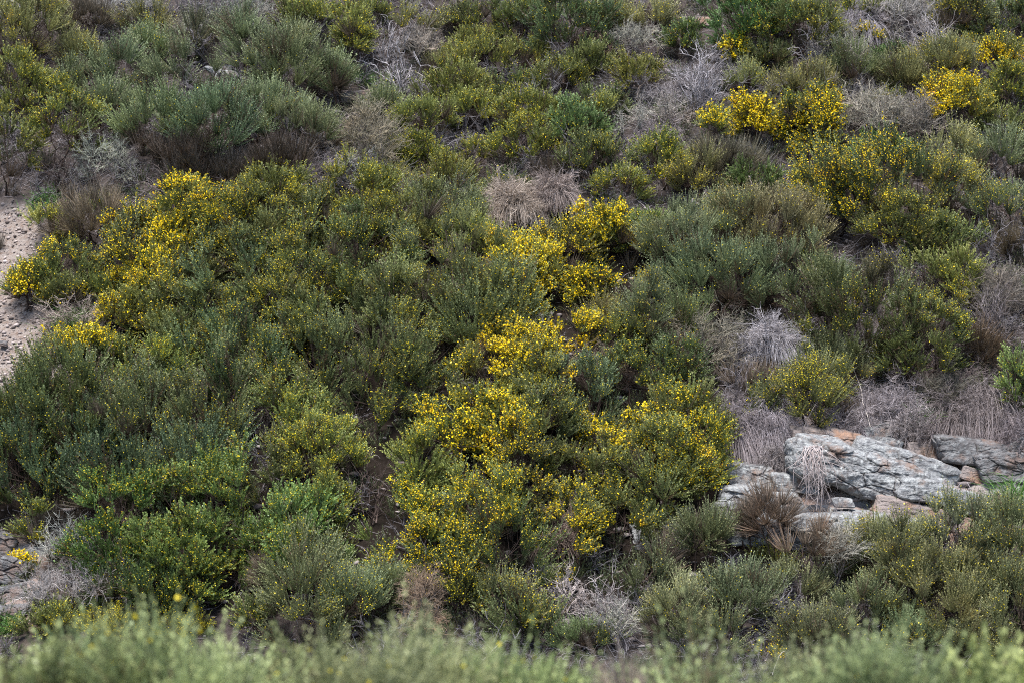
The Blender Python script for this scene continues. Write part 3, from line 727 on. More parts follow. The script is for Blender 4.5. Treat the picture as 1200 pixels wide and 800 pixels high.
# ------------------------------------------------------------------ living shrubs: centre and size in photo pixels, kind, flowers, label
G_ = 'broom shrubs covering the hillside'
SHRUBS = [
 # top left
 (28, 42, 100, 90, 'olive', .18, 'yellowish green broom filling the top left corner'),
 (22, 105, 90, 80, 'lime', .35, 'yellow tinged broom against the left edge under the corner bush'),
 (70, 150, 84, 90, 'lime', .42, 'open gangly broom with dark stems left of the sage bushes', dict(dens=.55)),
 (12, 178, 70, 90, 'lime', .25, 'sparse yellow green broom low on the left edge above the gravel', dict(dens=.6)),
 (100, 22, 70, 50, 'heath', 0, 'brown dry bush beside the corner bush', 'H'),
 (170, 25, 60, 50, 'olive', .1, 'thin olive bush at the top between dry twigs', dict(dens=.6)),
 (95, 65, 60, 46, 'olive', .15, 'small olive bush above the leftmost sage bush'),
 (140, 84, 84, 60, 'sage', .03, 'leftmost sage green bush on the upper left slope'),
 (95, 92, 60, 50, 'sage', .05, 'dull sage bush half hidden beside the leftmost sage bush'),
 (125, 125, 76, 56, 'sage', .02, 'brown footed sage bush below the leftmost sage bush', dict(skirt=.9)),
 (215, 84, 88, 60, 'sage', 0, 'sage bush left of the leaning grey rock'),
 (228, 35, 60, 50, 'sage', 0, 'brownish sage bush near the top with thin sparse sides', dict(skirt=.9, col_=(.12, .125, .08))),
 (182, 50, 60, 40, 'sage', .08, 'low sage bush behind the bushes on the upper left'),
 (286, 40, 54, 60, 'sage', 0, 'upright blue green sage bush near the top'),
 (328, 72, 96, 70, 'sage', .02, 'large rounded sage bush right of the leaning grey rock'),
 (350, 42, 50, 40, 'sage', .03, 'small sage bush behind the large rounded sage bush'),
 (392, 84, 50, 56, 'sage', 0, 'sage bush with a dry brown flank right of the rounded sage bush', dict(skirt=.9)),
 (362, 18, 88, 44, 'lime', .4, 'yellow green flowering broom at the top above the sage bushes'),
 (186, 142, 92, 64, 'sage', .02, 'left end of the big sage mound'),
 (250, 150, 90, 76, 'sage', .02, 'deep green front dome of the big sage mound', dict(col_=(.08, .115, .065))),
 (312, 128, 90, 60, 'sage', .02, 'top right dome of the big sage mound'),
 (350, 150, 84, 60, 'sage', 0, 'right end of the big sage mound with dry twigs', dict(skirt=.9)),
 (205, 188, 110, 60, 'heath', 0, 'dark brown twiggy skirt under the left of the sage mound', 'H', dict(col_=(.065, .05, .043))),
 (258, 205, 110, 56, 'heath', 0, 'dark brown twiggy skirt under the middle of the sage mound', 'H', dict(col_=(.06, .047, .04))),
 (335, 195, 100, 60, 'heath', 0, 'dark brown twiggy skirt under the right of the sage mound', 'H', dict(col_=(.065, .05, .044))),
 # above the big green mound, left
 (56, 268, 60, 54, 'lime', .3, 'small yellow green bush beside the upper gravel'),
 (108, 256, 90, 62, 'heath', .0, 'rusty brown heath bush topped with yellow sprigs', 'H'),
 (116, 240, 44, 26, 'lime', .6, 'little yellow sprigs above the rusty brown heath'),
 (150, 268, 46, 44, 'green', .35, 'small broom right of the rusty brown heath'),
 # top middle
 (415, 45, 50, 70, 'lime', .35, 'narrow yellow green broom right of the top sage bushes'),
 (468, 28, 90, 60, 'olive', .12, 'thin olive broom at the top with bare branches below', dict(dens=.6)),
 (430, 12, 60, 30, 'lime', .3, 'low yellow green broom cut by the top edge left of the fallen branch'),
 (560, 22, 70, 44, 'green', .15, 'green broom at the top beneath the bleached branch'),
 (560, 50, 54, 42, 'lime', .3, 'yellow tipped tuft of broom under the bleached branch'),
 (612, 24, 76, 56, 'green', .12, 'green broom at the top left of the tallest dark one'),
 (670, 32, 90, 80, 'green', .1, 'tall dark green broom at the top centre', dict(col_=(.062, .092, .045))),
 (720, 22, 70, 44, 'olive', .12, 'olive broom at the top right of the tall dark one'),
 (768, 20, 60, 46, 'olive', .1, 'grey olive broom at the top above the dead brush'),
 (800, 46, 46, 42, 'fresh', .25, 'bright green little broom left of the reddish stone'),
 (520, 78, 60, 34, 'olive', .2, 'sparse olive broom among bleached branches', dict(dens=.6)),
 (585, 68, 110, 48, 'lime', .38, 'wide yellow tipped broom below the top row'),
 (540, 106, 80, 60, 'lime', .38, 'yellow tipped broom behind the bare stems, left of centre'),
 (602, 100, 70, 50, 'green', .3, 'green broom tucked under the wide yellow tipped one'),
 (690, 72, 66, 44, 'lime', .35, 'yellow tipped broom below the tall dark one'),
 (745, 88, 72, 50, 'lime', .4, 'yellow tipped broom beside the dead brush at the upper right centre'),
 (655, 92, 70, 44, 'green', .25, 'green broom with few flowers between two yellow tipped ones'),
 (705, 118, 60, 40, 'green', .25, 'small green broom under the yellow tipped ones'),
 (452, 122, 54, 38, 'sage', .02, 'low sage bush beside the flat grey ledge'),
 (498, 138, 86, 46, 'lime', .4, 'yellow flecked broom right of the low sage bush'),
 (560, 130, 72, 48, 'lime', .5, 'bright flecked broom left of the upper centre mound'),
 (625, 132, 90, 56, 'lime', .48, 'crown of the upper centre mound flecked yellow'),
 (626, 166, 88, 56, 'lime', .55, 'yellow flecked front of the upper centre mound'),
 (672, 150, 70, 56, 'fresh', .12, 'greener bush on the right of the upper centre mound', dict(col_=(.075, .115, .05))),
 (708, 134, 44, 48, 'lime', .4, 'narrow yellow flecked broom right of the greener bush'),
 (700, 186, 90, 60, 'green', .28, 'green broom under the greener bush'),
 (482, 180, 80, 50, 'lime', .45, 'yellow flecked broom above the great green mound'),
 (528, 208, 66, 48, 'lime', .5, 'yellow flecked broom over bare dark stems'),
 (556, 178, 60, 40, 'lime', .4, 'loose yellow flecked broom among bare stems', dict(dens=.6)),
 (455, 212, 60, 40, 'olive', .3, 'olive broom in front of the dry grey brush'),
 (768, 192, 74, 70, 'lime', .5, 'upright yellow flecked broom right of the upper centre mound'),
 (722, 214, 66, 44, 'lime', .35, 'yellow flecked broom above the brightest yellow patch'),
 (650, 200, 60, 40, 'heath', .0, 'brown shadowy heath under the upper centre mound', 'H', dict(col_=(.09, .07, .06))),
 (600, 215, 60, 34, 'green', .15, 'low green broom above the thatch of dry grass'),
 # top right
 (880, 30, 96, 70, 'fresh', .3, 'deep green broom with scattered yellow at the upper right', dict(col_=(.07, .12, .045))),
 (940, 34, 90, 72, 'green', .22, 'right half of the deep green broom at the upper right'),
 (905, 68, 80, 40, 'green', .12, 'shadowed lower part below the deep green broom'),
 (862, 60, 36, 36, 'fresh', .7, 'small yellow sprig on the flank of the deep green broom'),
 (1025, 12, 70, 34, 'lime', .5, 'yellow sprigged broom cut by the top edge'),
 (1016, 42, 40, 26, 'lime', .6, 'single yellow topped tuft between dead brush'),
 (1042, 62, 44, 30, 'fresh', 0, 'low fresh green bush left of the white dead shrub'),
 (1125, 20, 80, 60, 'green', .4, 'dark broom with yellow at its left at the top right'),
 (1178, 26, 90, 66, 'green', .08, 'dark green broom in the top right corner', dict(col_=(.06, .085, .04))),
 (1150, 64, 100, 44, 'lime', 1.0, 'bright yellow broom beneath the top right corner bush'),
 (1105, 78, 90, 56, 'olive', .25, 'olive broom left of the bright yellow one'),
 (1062, 88, 66, 44, 'olive', .2, 'small olive broom above the dead heath'),
 (1000, 78, 66, 50, 'sage', .05, 'dull sage bush among dead heath'),
 (944, 100, 84, 50, 'olive', .1, 'rounded olive dome above the yellow flowered bush'),
 (930, 142, 56, 60, 'lime', .9, 'yellow flowered bush under the olive dome'),
 (960, 150, 60, 90, 'green', .85, 'dark green bush with strong yellow right of the yellow flowered bush'),
 (838, 148, 50, 54, 'lime', 1.3, 'left clump of the vivid yellow pair at the upper right'),
 (888, 142, 54, 60, 'lime', 1.1, 'right clump of the vivid yellow pair at the upper right'),
 (875, 95, 50, 40, 'olive', .3, 'olive broom above the vivid yellow pair'),
 (850, 188, 90, 56, 'heath', 0, 'brown heath bush in front of the vivid yellow pair', 'H', dict(col_=(.14, .12, .09))),
 (815, 208, 60, 50, 'olive', .25, 'olive broom left of the brown heath bush'),
 (1122, 122, 84, 64, 'lime', .75, 'vivid yellow broom on the right above the olive sweep'),
 (1182, 108, 60, 66, 'lime', .3, 'yellow green broom at the right edge below the corner bush'),
 (1172, 146, 66, 44, 'lime', .4, 'lime bush at the right edge above the olive sweep'),
 (1045, 120, 50, 34, 'green', .5, 'little dark broom with yellow between dead heaths'),
 (1105, 184, 90, 60, 'olive', .15, 'olive sweep of broom on the right'),
 (1170, 190, 80, 66, 'sage', .1, 'grey green broom at the right edge beside the olive sweep'),
 (885, 216, 50, 44, 'fresh', .05, 'small fresh green broom below the brown heath bush'),
 (1030, 180, 70, 40, 'fresh', .15, 'green broom under the dead heaths'),
 (985, 232, 96, 70, 'blue', .6, 'spiry broom with yellow spikes left of the dark hollow'),
 (1045, 225, 100, 76, 'blue', .65, 'tall spiry broom dotted yellow in the right middle'),
 (1060, 268, 90, 60, 'green', .35, 'lower spiry broom dropping into the dark hollow'),
 (1118, 232, 70, 70, 'olive', .3, 'olive broom right of the tall spiry one'),
 (1172, 250, 80, 60, 'sage', .15, 'grey olive broom at the right edge below the sweep'),
 (1100, 285, 70, 50, 'green', .35, 'green broom with yellow spikes under the olive one'),
 (1182, 288, 50, 44, 'heath', 0, 'brown green heath knob at the right edge', 'H', dict(col_=(.15, .13, .09))),
 # big green mound, upper rim with flowers
 (36, 332, 66, 58, 'lime', .75, 'leftmost yellow broom overhanging the gravel'),
 (78, 312, 76, 52, 'green', .5, 'green broom with yellow behind the leftmost yellow one'),
 (78, 342, 60, 44, 'green', .6, 'dark low broom right of the leftmost yellow one'),
 (118, 338, 56, 44, 'lime', .55, 'small rounded yellow broom beside the stony hollow'),
 (160, 300, 66, 56, 'green', .6, 'dark yellow flowered broom at the left of the great mound'),
 (185, 318, 66, 48, 'lime', .8, 'golden yellow broom on the left rim of the great mound'),
 (212, 270, 70, 60, 'lime', .8, 'golden yellow broom on the upper left rim of the great mound'),
 (255, 272, 80, 56, 'lime', .5, 'yellow tipped broom next to the golden one on the upper rim'),
 (320, 240, 70, 50, 'lime', .45, 'yellow tipped head on the upper rim under the sage mound'),
 (300, 275, 90, 60, 'green', .45, 'green shoulder below the upper rim'),
 (420, 240, 84, 60, 'lime', .4, 'rounded head standing up from the upper rim'),
 (378, 268, 76, 56, 'green', .35, 'green broom left of the rounded head'),
 (465, 272, 90, 60, 'lime', .38, 'yellow tipped broom right of the rounded head'),
 (520, 262, 70, 46, 'sage', .1, 'soft green broom on the rim left of the thatch'),
 (572, 300, 80, 50, 'lime', .4, 'yellow tipped broom below the thatch'),
 (220, 330, 80, 50, 'green', .2, 'dark green broom between golden clumps'),
 (142, 370, 60, 50, 'lime', .7, 'golden broom at the left foot of the great mound'),
 (185, 366, 70, 50, 'lime', .5, 'yellow tipped broom right of the golden foot'),
 (98, 402, 74, 42, 'lime', .75, 'bright yellow green broom spreading over the gravel edge'),
 (140, 412, 50, 40, 'lime', .45, 'small yellow green broom below the golden foot'),
 # its body
 (268, 330, 110, 80, 'green', .3, 'blue green body of the great mound, upper left', dict(col_=(.085, .12, .065))),
 (350, 322, 110, 80, 'green', .3, 'body of the great mound below the rounded head'),
 (430, 320, 110, 76, 'green', .3, 'body of the great mound, upper right'),
 (230, 392, 100, 80, 'green', .4, 'body of the great mound, left side'),
 (310, 390, 110, 80, 'green', .35, 'dense middle of the great mound'),
 (395, 385, 110, 84, 'green', .35, 'body of the great mound right of its middle'),
 (470, 372, 90, 80, 'green', .28, 'body of the great mound beside the brown hearted bush'),
 (280, 448, 100, 76, 'blue', .35, 'spiry lower left of the great mound'),
 (360, 452, 104, 80, 'blue', .35, 'spiry lower middle of the great mound'),
 (440, 445, 110, 84, 'blue', .32, 'spiry lower right of the great mound'),
 (500, 430, 70, 76, 'green', .3, 'dark green seam right of the great mound'),
 (200, 440, 70, 50, 'lime', .4, 'yellow tipped bush under the left of the great mound'),
 (535, 330, 96, 96, 'olive', .15, 'fanning olive bush with a brown heart', dict(skirt=.95, col_=(.11, .115, .055))),
 # yellow diagonal
 (605, 332, 70, 54, 'lime', .8, 'yellow clump left in the bright diagonal'),
 (668, 288, 80, 60, 'green', .5, 'dark backed broom under the brightest yellow crest'),
 (712, 272, 76, 64, 'lime', 1.0, 'brightest yellow crest high in the diagonal'),
 (755, 275, 60, 50, 'lime', .45, 'yellow green broom right of the brightest crest'),
 (648, 318, 70, 60, 'lime', .9, 'vivid yellow clump below the dark backed broom'),
 (690, 335, 60, 54, 'lime', .7, 'yellow clump in the middle of the diagonal'),
 (600, 375, 70, 60, 'blue', .3, 'blue green bush left of the diagonal'),
 (555, 392, 80, 60, 'blue', .25, 'dark blue green bush below the fanning olive bush'),
 (650, 392, 84, 56, 'lime', .95, 'vivid yellow band across the diagonal'),
 (722, 392, 80, 60, 'lime', .65, 'yellow dome right of the vivid band'),
 (700, 368, 60, 40, 'olive', .25, 'olive tuft above the yellow dome'),
 (612, 428, 90, 56, 'lime', .85, 'yellow dome left below the vivid band'),
 (690, 430, 80, 40, 'grey', 0, 'dull brown twiggy patch under the yellow dome', 'H', dict(col_=(.16, .13, .11))),
 (560, 462, 96, 62, 'lime', .7, 'yellow bush in front of the dark hollow'),
 (628, 465, 70, 54, 'green', .4, 'dark broom left of the grey green middle bush'),
 (680, 470, 90, 60, 'green', .25, 'grey green middle bush with few flowers', dict(col_=(.075, .095, .06))),
 (752, 455, 80, 56, 'green', .45, 'green broom right of the middle bush'),
 (792, 435, 60, 60, 'green', .4, 'green broom left of the purple grey brush'),
 (815, 478, 60, 56, 'green', .45, 'dark broom at the right end of the diagonal'),
 (535, 505, 76, 56, 'lime', .9, 'vivid yellow bush beside the dark hollow, lower one'),
 (590, 515, 76, 54, 'lime', .7, 'yellow bush in the lower middle'),
 (640, 510, 70, 60, 'green', .3, 'dark green broom between the lower yellow bushes'),
 (720, 520, 80, 50, 'lime', .95, 'vivid yellow bush on the lower right dome'),
 (775, 505, 70, 50, 'green', .5, 'green crest of the lower right dome'),
 (815, 530, 80, 90, 'lime', .65, 'right flank of the lower right dome over the rocks'),
 (765, 560, 90, 80, 'green', .4, 'front of the lower right dome'),
 (690, 568, 80, 70, 'green', .4, 'dark broom in the lower centre above the brown gap'),
 (728, 612, 80, 56, 'green', .55, 'dark broom hung with yellow sprays beside the grey rock'),
 (665, 618, 60, 60, 'green', .6, 'yellow sprayed broom over the black gap'),
 (610, 568, 80, 60, 'green', .5, 'yellow speckled green broom, lower centre'),
 (560, 600, 90, 60, 'lime', .6, 'yellow speckled broom at the lower centre left'),
 (492, 560, 66, 60, 'lime', .45, 'yellow green broom right of the dark gully'),
 (475, 630, 90, 70, 'lime', .6, 'yellow speckled broom low by the dark gully'),
 (525, 650, 90, 60, 'green', .5, 'green broom with yellow specks above the pale tussock'),
 (590, 650, 100, 60, 'blue', .4, 'blue green broom over the bleached branches'),
 # right middle
 (790, 295, 80, 70, 'sage', .06, 'sage bush with a small yellow patch beside the diagonal'),
 (776, 328, 44, 30, 'lime', .7, 'small yellow patch on the sage bush'),
 (850, 275, 90, 66, 'sage', .1, 'soft green bush left of the brownish fan'),
 (905, 275, 120, 80, 'olive', .05, 'wide brownish green fan in the right middle', dict(col_=(.12, .115, .07))),
 (845, 330, 110, 76, 'sage', .03, 'grey green fan below the soft green bush'),
 (925, 335, 110, 76, 'sage', .04, 'green fan left of the dark hollow'),
 (758, 375, 60, 70, 'sage', .08, 'sage bush right of the yellow band'),
 (800, 380, 50, 60, 'sage', .03, 'narrow sage bush behind the purple grey brush'),
 (828, 408, 86, 70, 'grey', 0, 'purple grey brush left of the white thatch', 'H', dict(col_=(.19, .165, .145))),
 (1010, 380, 110, 90, 'blue', .2, 'large green fan above the pale dry slope'),
 (1075, 405, 90, 80, 'green', .35, 'green fan with yellow at its right, over the dark hollow'),
 (960, 385, 60, 60, 'green', .45, 'yellow flecked bush left of the large green fan'),
 (1105, 335, 80, 60, 'lime', .45, 'yellow green bush right of the dark hollow'),
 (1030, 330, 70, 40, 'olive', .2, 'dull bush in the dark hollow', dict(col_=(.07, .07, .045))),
 (945, 465, 96, 84, 'olive', .35, 'rounded yellow flecked bush above the rocks', dict(col_=(.09, .11, .05))),
 (960, 425, 90, 50, 'sage', .05, 'grey green fan between the white thatch and the large fan'),
 (895, 475, 50, 50, 'sage', .15, 'small bush left of the rounded yellow flecked one'),
 (1190, 455, 50, 70, 'fresh', .15, 'green broom at the right edge above the dark rock'),
 (1150, 405, 60, 50, 'heath', 0, 'reddish dry bush at the right over the draped stalks', 'H', dict(col_=(.2, .14, .1))),
 (838, 500, 60, 50, 'green', .2, 'low green bush between dome and dead branches'),
 # lower left mound
 (90, 482, 130, 84, 'blue', .16, 'dome of the lower left mound'),
 (26, 520, 110, 76, 'blue', .16, 'left end of the lower left mound'),
 (170, 455, 100, 66, 'lime', .4, 'yellow tipped crest of the lower left mound'),
 (170, 514, 110, 80, 'blue', .18, 'middle of the lower left mound'),
 (250, 508, 90, 80, 'blue', .2, 'right end of the lower left mound'),
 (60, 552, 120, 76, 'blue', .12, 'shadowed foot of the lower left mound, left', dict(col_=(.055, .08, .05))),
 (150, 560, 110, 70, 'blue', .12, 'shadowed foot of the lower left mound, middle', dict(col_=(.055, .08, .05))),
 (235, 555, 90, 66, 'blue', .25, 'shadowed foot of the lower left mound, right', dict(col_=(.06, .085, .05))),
 (345, 505, 84, 70, 'lime', .35, 'yellow green fan right of the twiggy gap'),
 (385, 545, 90, 70, 'lime', .45, 'yellow green fan leaning to the dark gully'),
 (340, 560, 80, 66, 'green', .35, 'green broom below the leaning fan'),
 (405, 600, 76, 56, 'lime', .4, 'lowest fan overhanging the dark gully'),
 # lower left bright
 (40, 612, 60, 60, 'lime', .3, 'loose yellow tipped broom above the left outcrop', dict(dens=.6)),
 (140, 630, 100, 90, 'fresh', .45, 'left part of the bright green bush'),
 (215, 640, 130, 100, 'fresh', .45, 'bright green bush with tiny yellow flowers'),
 (290, 610, 120, 80, 'fresh', .3, 'crest of the bright green bush'),
 (350, 640, 80, 70, 'fresh', .4, 'right part of the bright green bush'),
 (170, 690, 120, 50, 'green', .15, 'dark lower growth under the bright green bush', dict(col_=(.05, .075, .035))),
 (80, 640, 56, 46, 'grey', 0, 'grey twiggy bush left of the bright green bush', 'H'),
 (24, 657, 26, 20, 'lime', 1.2, 'tiny orange yellow sprig on the left outcrop'),
 (100, 688, 110, 44, 'grey', 0, 'matted grey stalks under the bright green bush', 'H'),
 (60, 722, 80, 44, 'lime', .4, 'yellow sprigs below the left outcrop'),
 (135, 728, 80, 36, 'lime', .4, 'low row of yellow sprigs behind the blurred foreground, left'),
 (215, 730, 80, 36, 'lime', .45, 'low row of yellow sprigs behind the blurred foreground, right'),
 (300, 718, 60, 50, 'green', .4, 'small green bush left of the feathery grey green one'),
 # bottom middle
 (360, 700, 90, 90, 'sage', .08, 'feathery grey green bush above the foreground'),
 (415, 712, 90, 80, 'sage', .2, 'feathery bush with yellow tips right of the grey green one'),
 (385, 660, 60, 40, 'fresh', .2, 'fresh sprigs between bright bush and feathery bush'),
 (455, 690, 60, 60, 'sage', .15, 'pale feathery bush beside the brown tussock'),
 (535, 690, 70, 60, 'green', .35, 'green bush right of the brown tussock'),
 (585, 705, 90, 64, 'olive', .4, 'olive bush with yellow flecks right of the green one'),
 (625, 728, 80, 44, 'blue', .1, 'low blue green bush by the bleached branches'),
 (682, 742, 70, 40, 'sage', .05, 'low sage bush between bleached branches'),
 # bottom right
 (755, 672, 84, 60, 'olive', .03, 'olive bush right of the bleached branches'),
 (828, 620, 76, 54, 'olive', .02, 'round headed little tree like bush on a bare stem', dict(skirt=.1, fwd=.3)),
 (790, 720, 84, 70, 'olive', .03, 'rounded olive bush low right of centre'),
 (865, 700, 96, 80, 'olive', .03, 'larger rounded olive bush with a hollow at its foot'),
 (838, 748, 90, 60, 'olive', .03, 'olive bush at the foot of the larger rounded one'),
 (900, 655, 70, 44, 'lime', .25, 'small bush with a yellow top below the rocks'),
 (935, 690, 80, 60, 'olive', .08, 'olive bush under the pink heath'),
 (955, 740, 90, 60, 'olive', .1, 'olive bush above the foreground with yellow to its left'),
 (905, 762, 60, 34, 'lime', .5, 'little yellow bush just above the foreground'),
 (1040, 625, 90, 44, 'olive', .1, 'small olive bush in front of the rocks', dict(fwd=.45)),
 (1010, 660, 76, 56, 'sage', .03, 'grey green bush right of the pink heath'),
 (1060, 672, 80, 70, 'olive', .15, 'left shoulder of the large right hand bush'),
 (1010, 725, 80, 60, 'olive', .03, 'dull olive bush below the grey green one'),
 (1060, 745, 80, 56, 'sage', .02, 'grey dome above the foreground at the right'),
 (1120, 640, 100, 70, 'olive', .3, 'yellow topped crown of the large right hand bush'),
 (1180, 650, 80, 90, 'olive', .2, 'right crown of the large right hand bush'),
 (1110, 700, 100, 80, 'lime', .28, 'yellow green front of the large right hand bush'),
 (1175, 715, 90, 76, 'olive', .15, 'right front of the large right hand bush'),
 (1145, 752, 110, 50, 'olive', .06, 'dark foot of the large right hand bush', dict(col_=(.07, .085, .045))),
 # heaths
 (905, 600, 66, 56, 'heath', 0, 'upright brown heath in front of the pale blocks', 'H', dict(fwd=.5)),
 (948, 636, 80, 52, 'heath', 0, 'pinkish brown heath under the dark boulder', 'H', dict(col_=(.17, .125, .11), fwd=.5)),
 (873, 605, 40, 44, 'heath', 0, 'thin brown heath left of the upright one', 'H', dict(fwd=.4)),
 (985, 640, 50, 60, 'grey', 0, 'greyish heath right of the pinkish one', 'H', dict(fwd=.4)),
 (778, 652, 56, 56, 'heath', 0, 'dull brown heath beside the grey rock', 'H'),
 (1025, 140, 84, 60, 'grey', 0, 'silver grey dead heath at the upper right, left one', 'H', dict(col_=(.23, .2, .19))),
 (1072, 142, 76, 56, 'grey', 0, 'silver grey dead heath at the upper right, right one', 'H', dict(col_=(.21, .18, .175))),
 (985, 60, 60, 50, 'grey', 0, 'grey brush right of the deep green broom', 'H'),
 (1060, 20, 70, 50, 'grey', 0, 'grey brush at the top near the dark corner bush', 'H'),
 (770, 130, 60, 50, 'grey', 0, 'grey brush right of the narrow yellow flecked broom', 'H'),
 (430, 170, 70, 80, 'grey', 0, 'dry grey brush right of the sage mound', 'H', dict(col_=(.2, .175, .155))),
 (410, 205, 60, 50, 'grey', 0, 'dry grey brush above the rounded head', 'H'),
 (1165, 345, 80, 60, 'grey', 0, 'grey purple dead brush at the right edge', 'H', dict(col_=(.13, .11, .11))),
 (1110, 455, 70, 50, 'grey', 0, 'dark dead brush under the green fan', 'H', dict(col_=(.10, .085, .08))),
 (880, 450, 70, 50, 'heath', 0, 'brown brush around the white thatch', 'H'),
 (495, 712, 50, 70, 'grey', 0, 'brown tussock between two feathery bushes', 'H', dict(col_=(.17, .14, .115), dens=.8)),
 (720, 735, 60, 50, 'grey', 0, 'pale brush at the foot of the bleached branches', 'H'),
 (310, 490, 50, 44, 'grey', 0, 'grey twiggy tangle in the gap of the mounds', 'H', dict(col_=(.16, .13, .12))),
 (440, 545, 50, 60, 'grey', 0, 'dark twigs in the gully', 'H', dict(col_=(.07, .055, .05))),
 (310, 680, 40, 60, 'heath', 0, 'brown hanging twigs right of the bright green bush', 'H', dict(col_=(.13, .1, .08))),
 (150, 10, 60, 40, 'grey', 0, 'grey brush at the top between brown bush and sage', 'H'),
 (280, 15, 60, 36, 'grey', 0, 'grey brush cut by the top edge above the sage bushes', 'H'),
 (120, 190, 70, 60, 'grey', 0, 'grey brush between the gangly broom and the sage mound', 'H', dict(dens=.5)),
 (500, 55, 60, 44, 'grey', 0, 'grey brush behind the bleached branch', 'H', dict(dens=.6)),
 (745, 50, 70, 40, 'grey', 0, 'grey brush beneath the top olive brooms', 'H', dict(dens=.7)),
 (740, 145, 60, 44, 'grey', 0, 'grey brush between two yellow flecked brooms', 'H', dict(dens=.6)),
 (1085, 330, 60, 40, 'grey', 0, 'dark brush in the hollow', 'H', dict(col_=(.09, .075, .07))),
]
labs = {}
for i, row in enumerate(SHRUBS):
    cx, cy, w, h, kind, fl, lab = row[:7]; kw = {}; heath = False
    for x in row[7:]:
        if x == 'H': heath = True
        else: kw = dict(x)
    inm = lambda x0, y0, x1, y1: x0 <= cx <= x1 and y0 <= cy <= y1
    dx = cx - (520 + (cy - 300) * .75)
    flat = (kind not in ('heath', 'grey')) and (inm(160, 225, 870, 600) and cx < 560 + (cy - 260) * 1.1 or inm(0, 440, 300, 590) or inm(100, 590, 380, 700) or inm(440, 590, 760, 660)) and kw.get('dens', 1) == 1
    if flat: kw['flat'] = True
    if kind == 'grey' and 'col_' in kw: kw['col_'] = tuple(1.25 * v for v in kw['col_'])
    fw, fh = (1.33, 1.5) if flat else (1.22, 1.38)
    if not flat and not heath and cx > 740 and 200 < cy < 450: fw, fh = 1.45, 1.65
    if kind == 'sage' and cx < 420 and cy < 200: fw, fh = 1.3, 1.6; cy += 6
    if cx > 1000 and cy > 610 and cy < 730 and kind != 'sage' and not kw.get('fwd') and not heath: kw['flat'] = True; fw, fh = 1.35, 1.45; cy += 14
    if cx > 700 and cy > 600 and kind == 'olive' and 'col_' not in kw: kw['col_'] = (.105, .118, .068)
    if cx > 1040 and cy > 600: fl *= .3; kind = 'olive' if kind == 'lime' else kind
    if cy < 230 and fl < .6: fl *= .8
    if flat and cx > 800: fw, fh = 1.2, 1.35
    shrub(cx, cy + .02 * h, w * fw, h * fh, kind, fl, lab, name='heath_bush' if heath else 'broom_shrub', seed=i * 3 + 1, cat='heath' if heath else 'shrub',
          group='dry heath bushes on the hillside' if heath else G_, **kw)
# ------------------------------------------------------------------ dead wood and dry grass
DEAD = [
 (545, 10, 70, 34, 'bleached white branch arching at the top', dict(n=9, droop=.5)),
 (455, 50, 56, 54, 'bleached dead shrub left of the thin olive broom', dict(n=14)),
 (470, 88, 90, 50, 'bleached dead branches fanning above the low sage bush', dict(n=14)),
 (510, 200, 60, 50, 'dark bare stems under the yellow flecked broom', dict(n=12, colr=(.08, .065, .06))),
 (590, 190, 60, 50, 'dark fallen stems left of the upper centre mound', dict(n=12, colr=(.1, .08, .07))),
 (820, 100, 60, 66, 'silvery dead shrub with dense upright twigs left of the vivid yellow pair', dict(n=44)),
 (1095, 55, 76, 66, 'white dead shrub with antler like twigs', dict(n=34, colr=(.4, .38, .38))),
 (1005, 20, 44, 40, 'pale hanging dead twigs near the top right', dict(n=30, droop=.6)),
 (955, 62, 50, 40, 'short dead twigs right of the deep green broom', dict(n=22)),
 (1035, 138, 60, 44, 'spiky silver twigs over the grey heath', dict(n=36, colr=(.36, .33, .33))),
 (665, 700, 70, 60, 'bleached white branches left at the bottom', dict(n=26, colr=(.45, .41, .39))),
 (715, 712, 70, 56, 'bleached white branches right at the bottom', dict(n=28, colr=(.42, .39, .38))),
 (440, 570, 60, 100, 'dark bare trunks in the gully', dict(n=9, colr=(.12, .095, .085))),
 (1160, 380, 80, 70, 'dead twigs tangled at the right edge', dict(n=30, colr=(.2, .18, .18))),
 (70, 205, 70, 54, 'dark crooked stems under the gangly broom', dict(n=14, colr=(.09, .075, .07))),
 (200, 215, 70, 40, 'grey broken stems left under the sage mound', dict(n=14, colr=(.2, .17, .16))),
 (710, 60, 60, 40, 'brown crooked stems under the tall dark broom', dict(n=12, colr=(.17, .12, .1))),
 (760, 55, 60, 50, 'grey arching stems left of the bright green little broom', dict(n=16, droop=.4, colr=(.25, .22, .21))),
 (855, 205, 70, 50, 'thin bare twigs through the brown heath', dict(n=14, colr=(.22, .19, .18))),
 (975, 610, 50, 40, 'pale twigs between pinkish heath and rock', dict(n=14, colr=(.36, .33, .32))),
 (640, 640, 50, 30, 'brown broken limb across the black gap', dict(n=10, droop=.4, colr=(.3, .24, .2))),
]
for i, (cx, cy, w, h, lab, kw) in enumerate(DEAD): dead(cx, cy, w, h, lab, seed=i, group='bare dead shrubs', **kw)
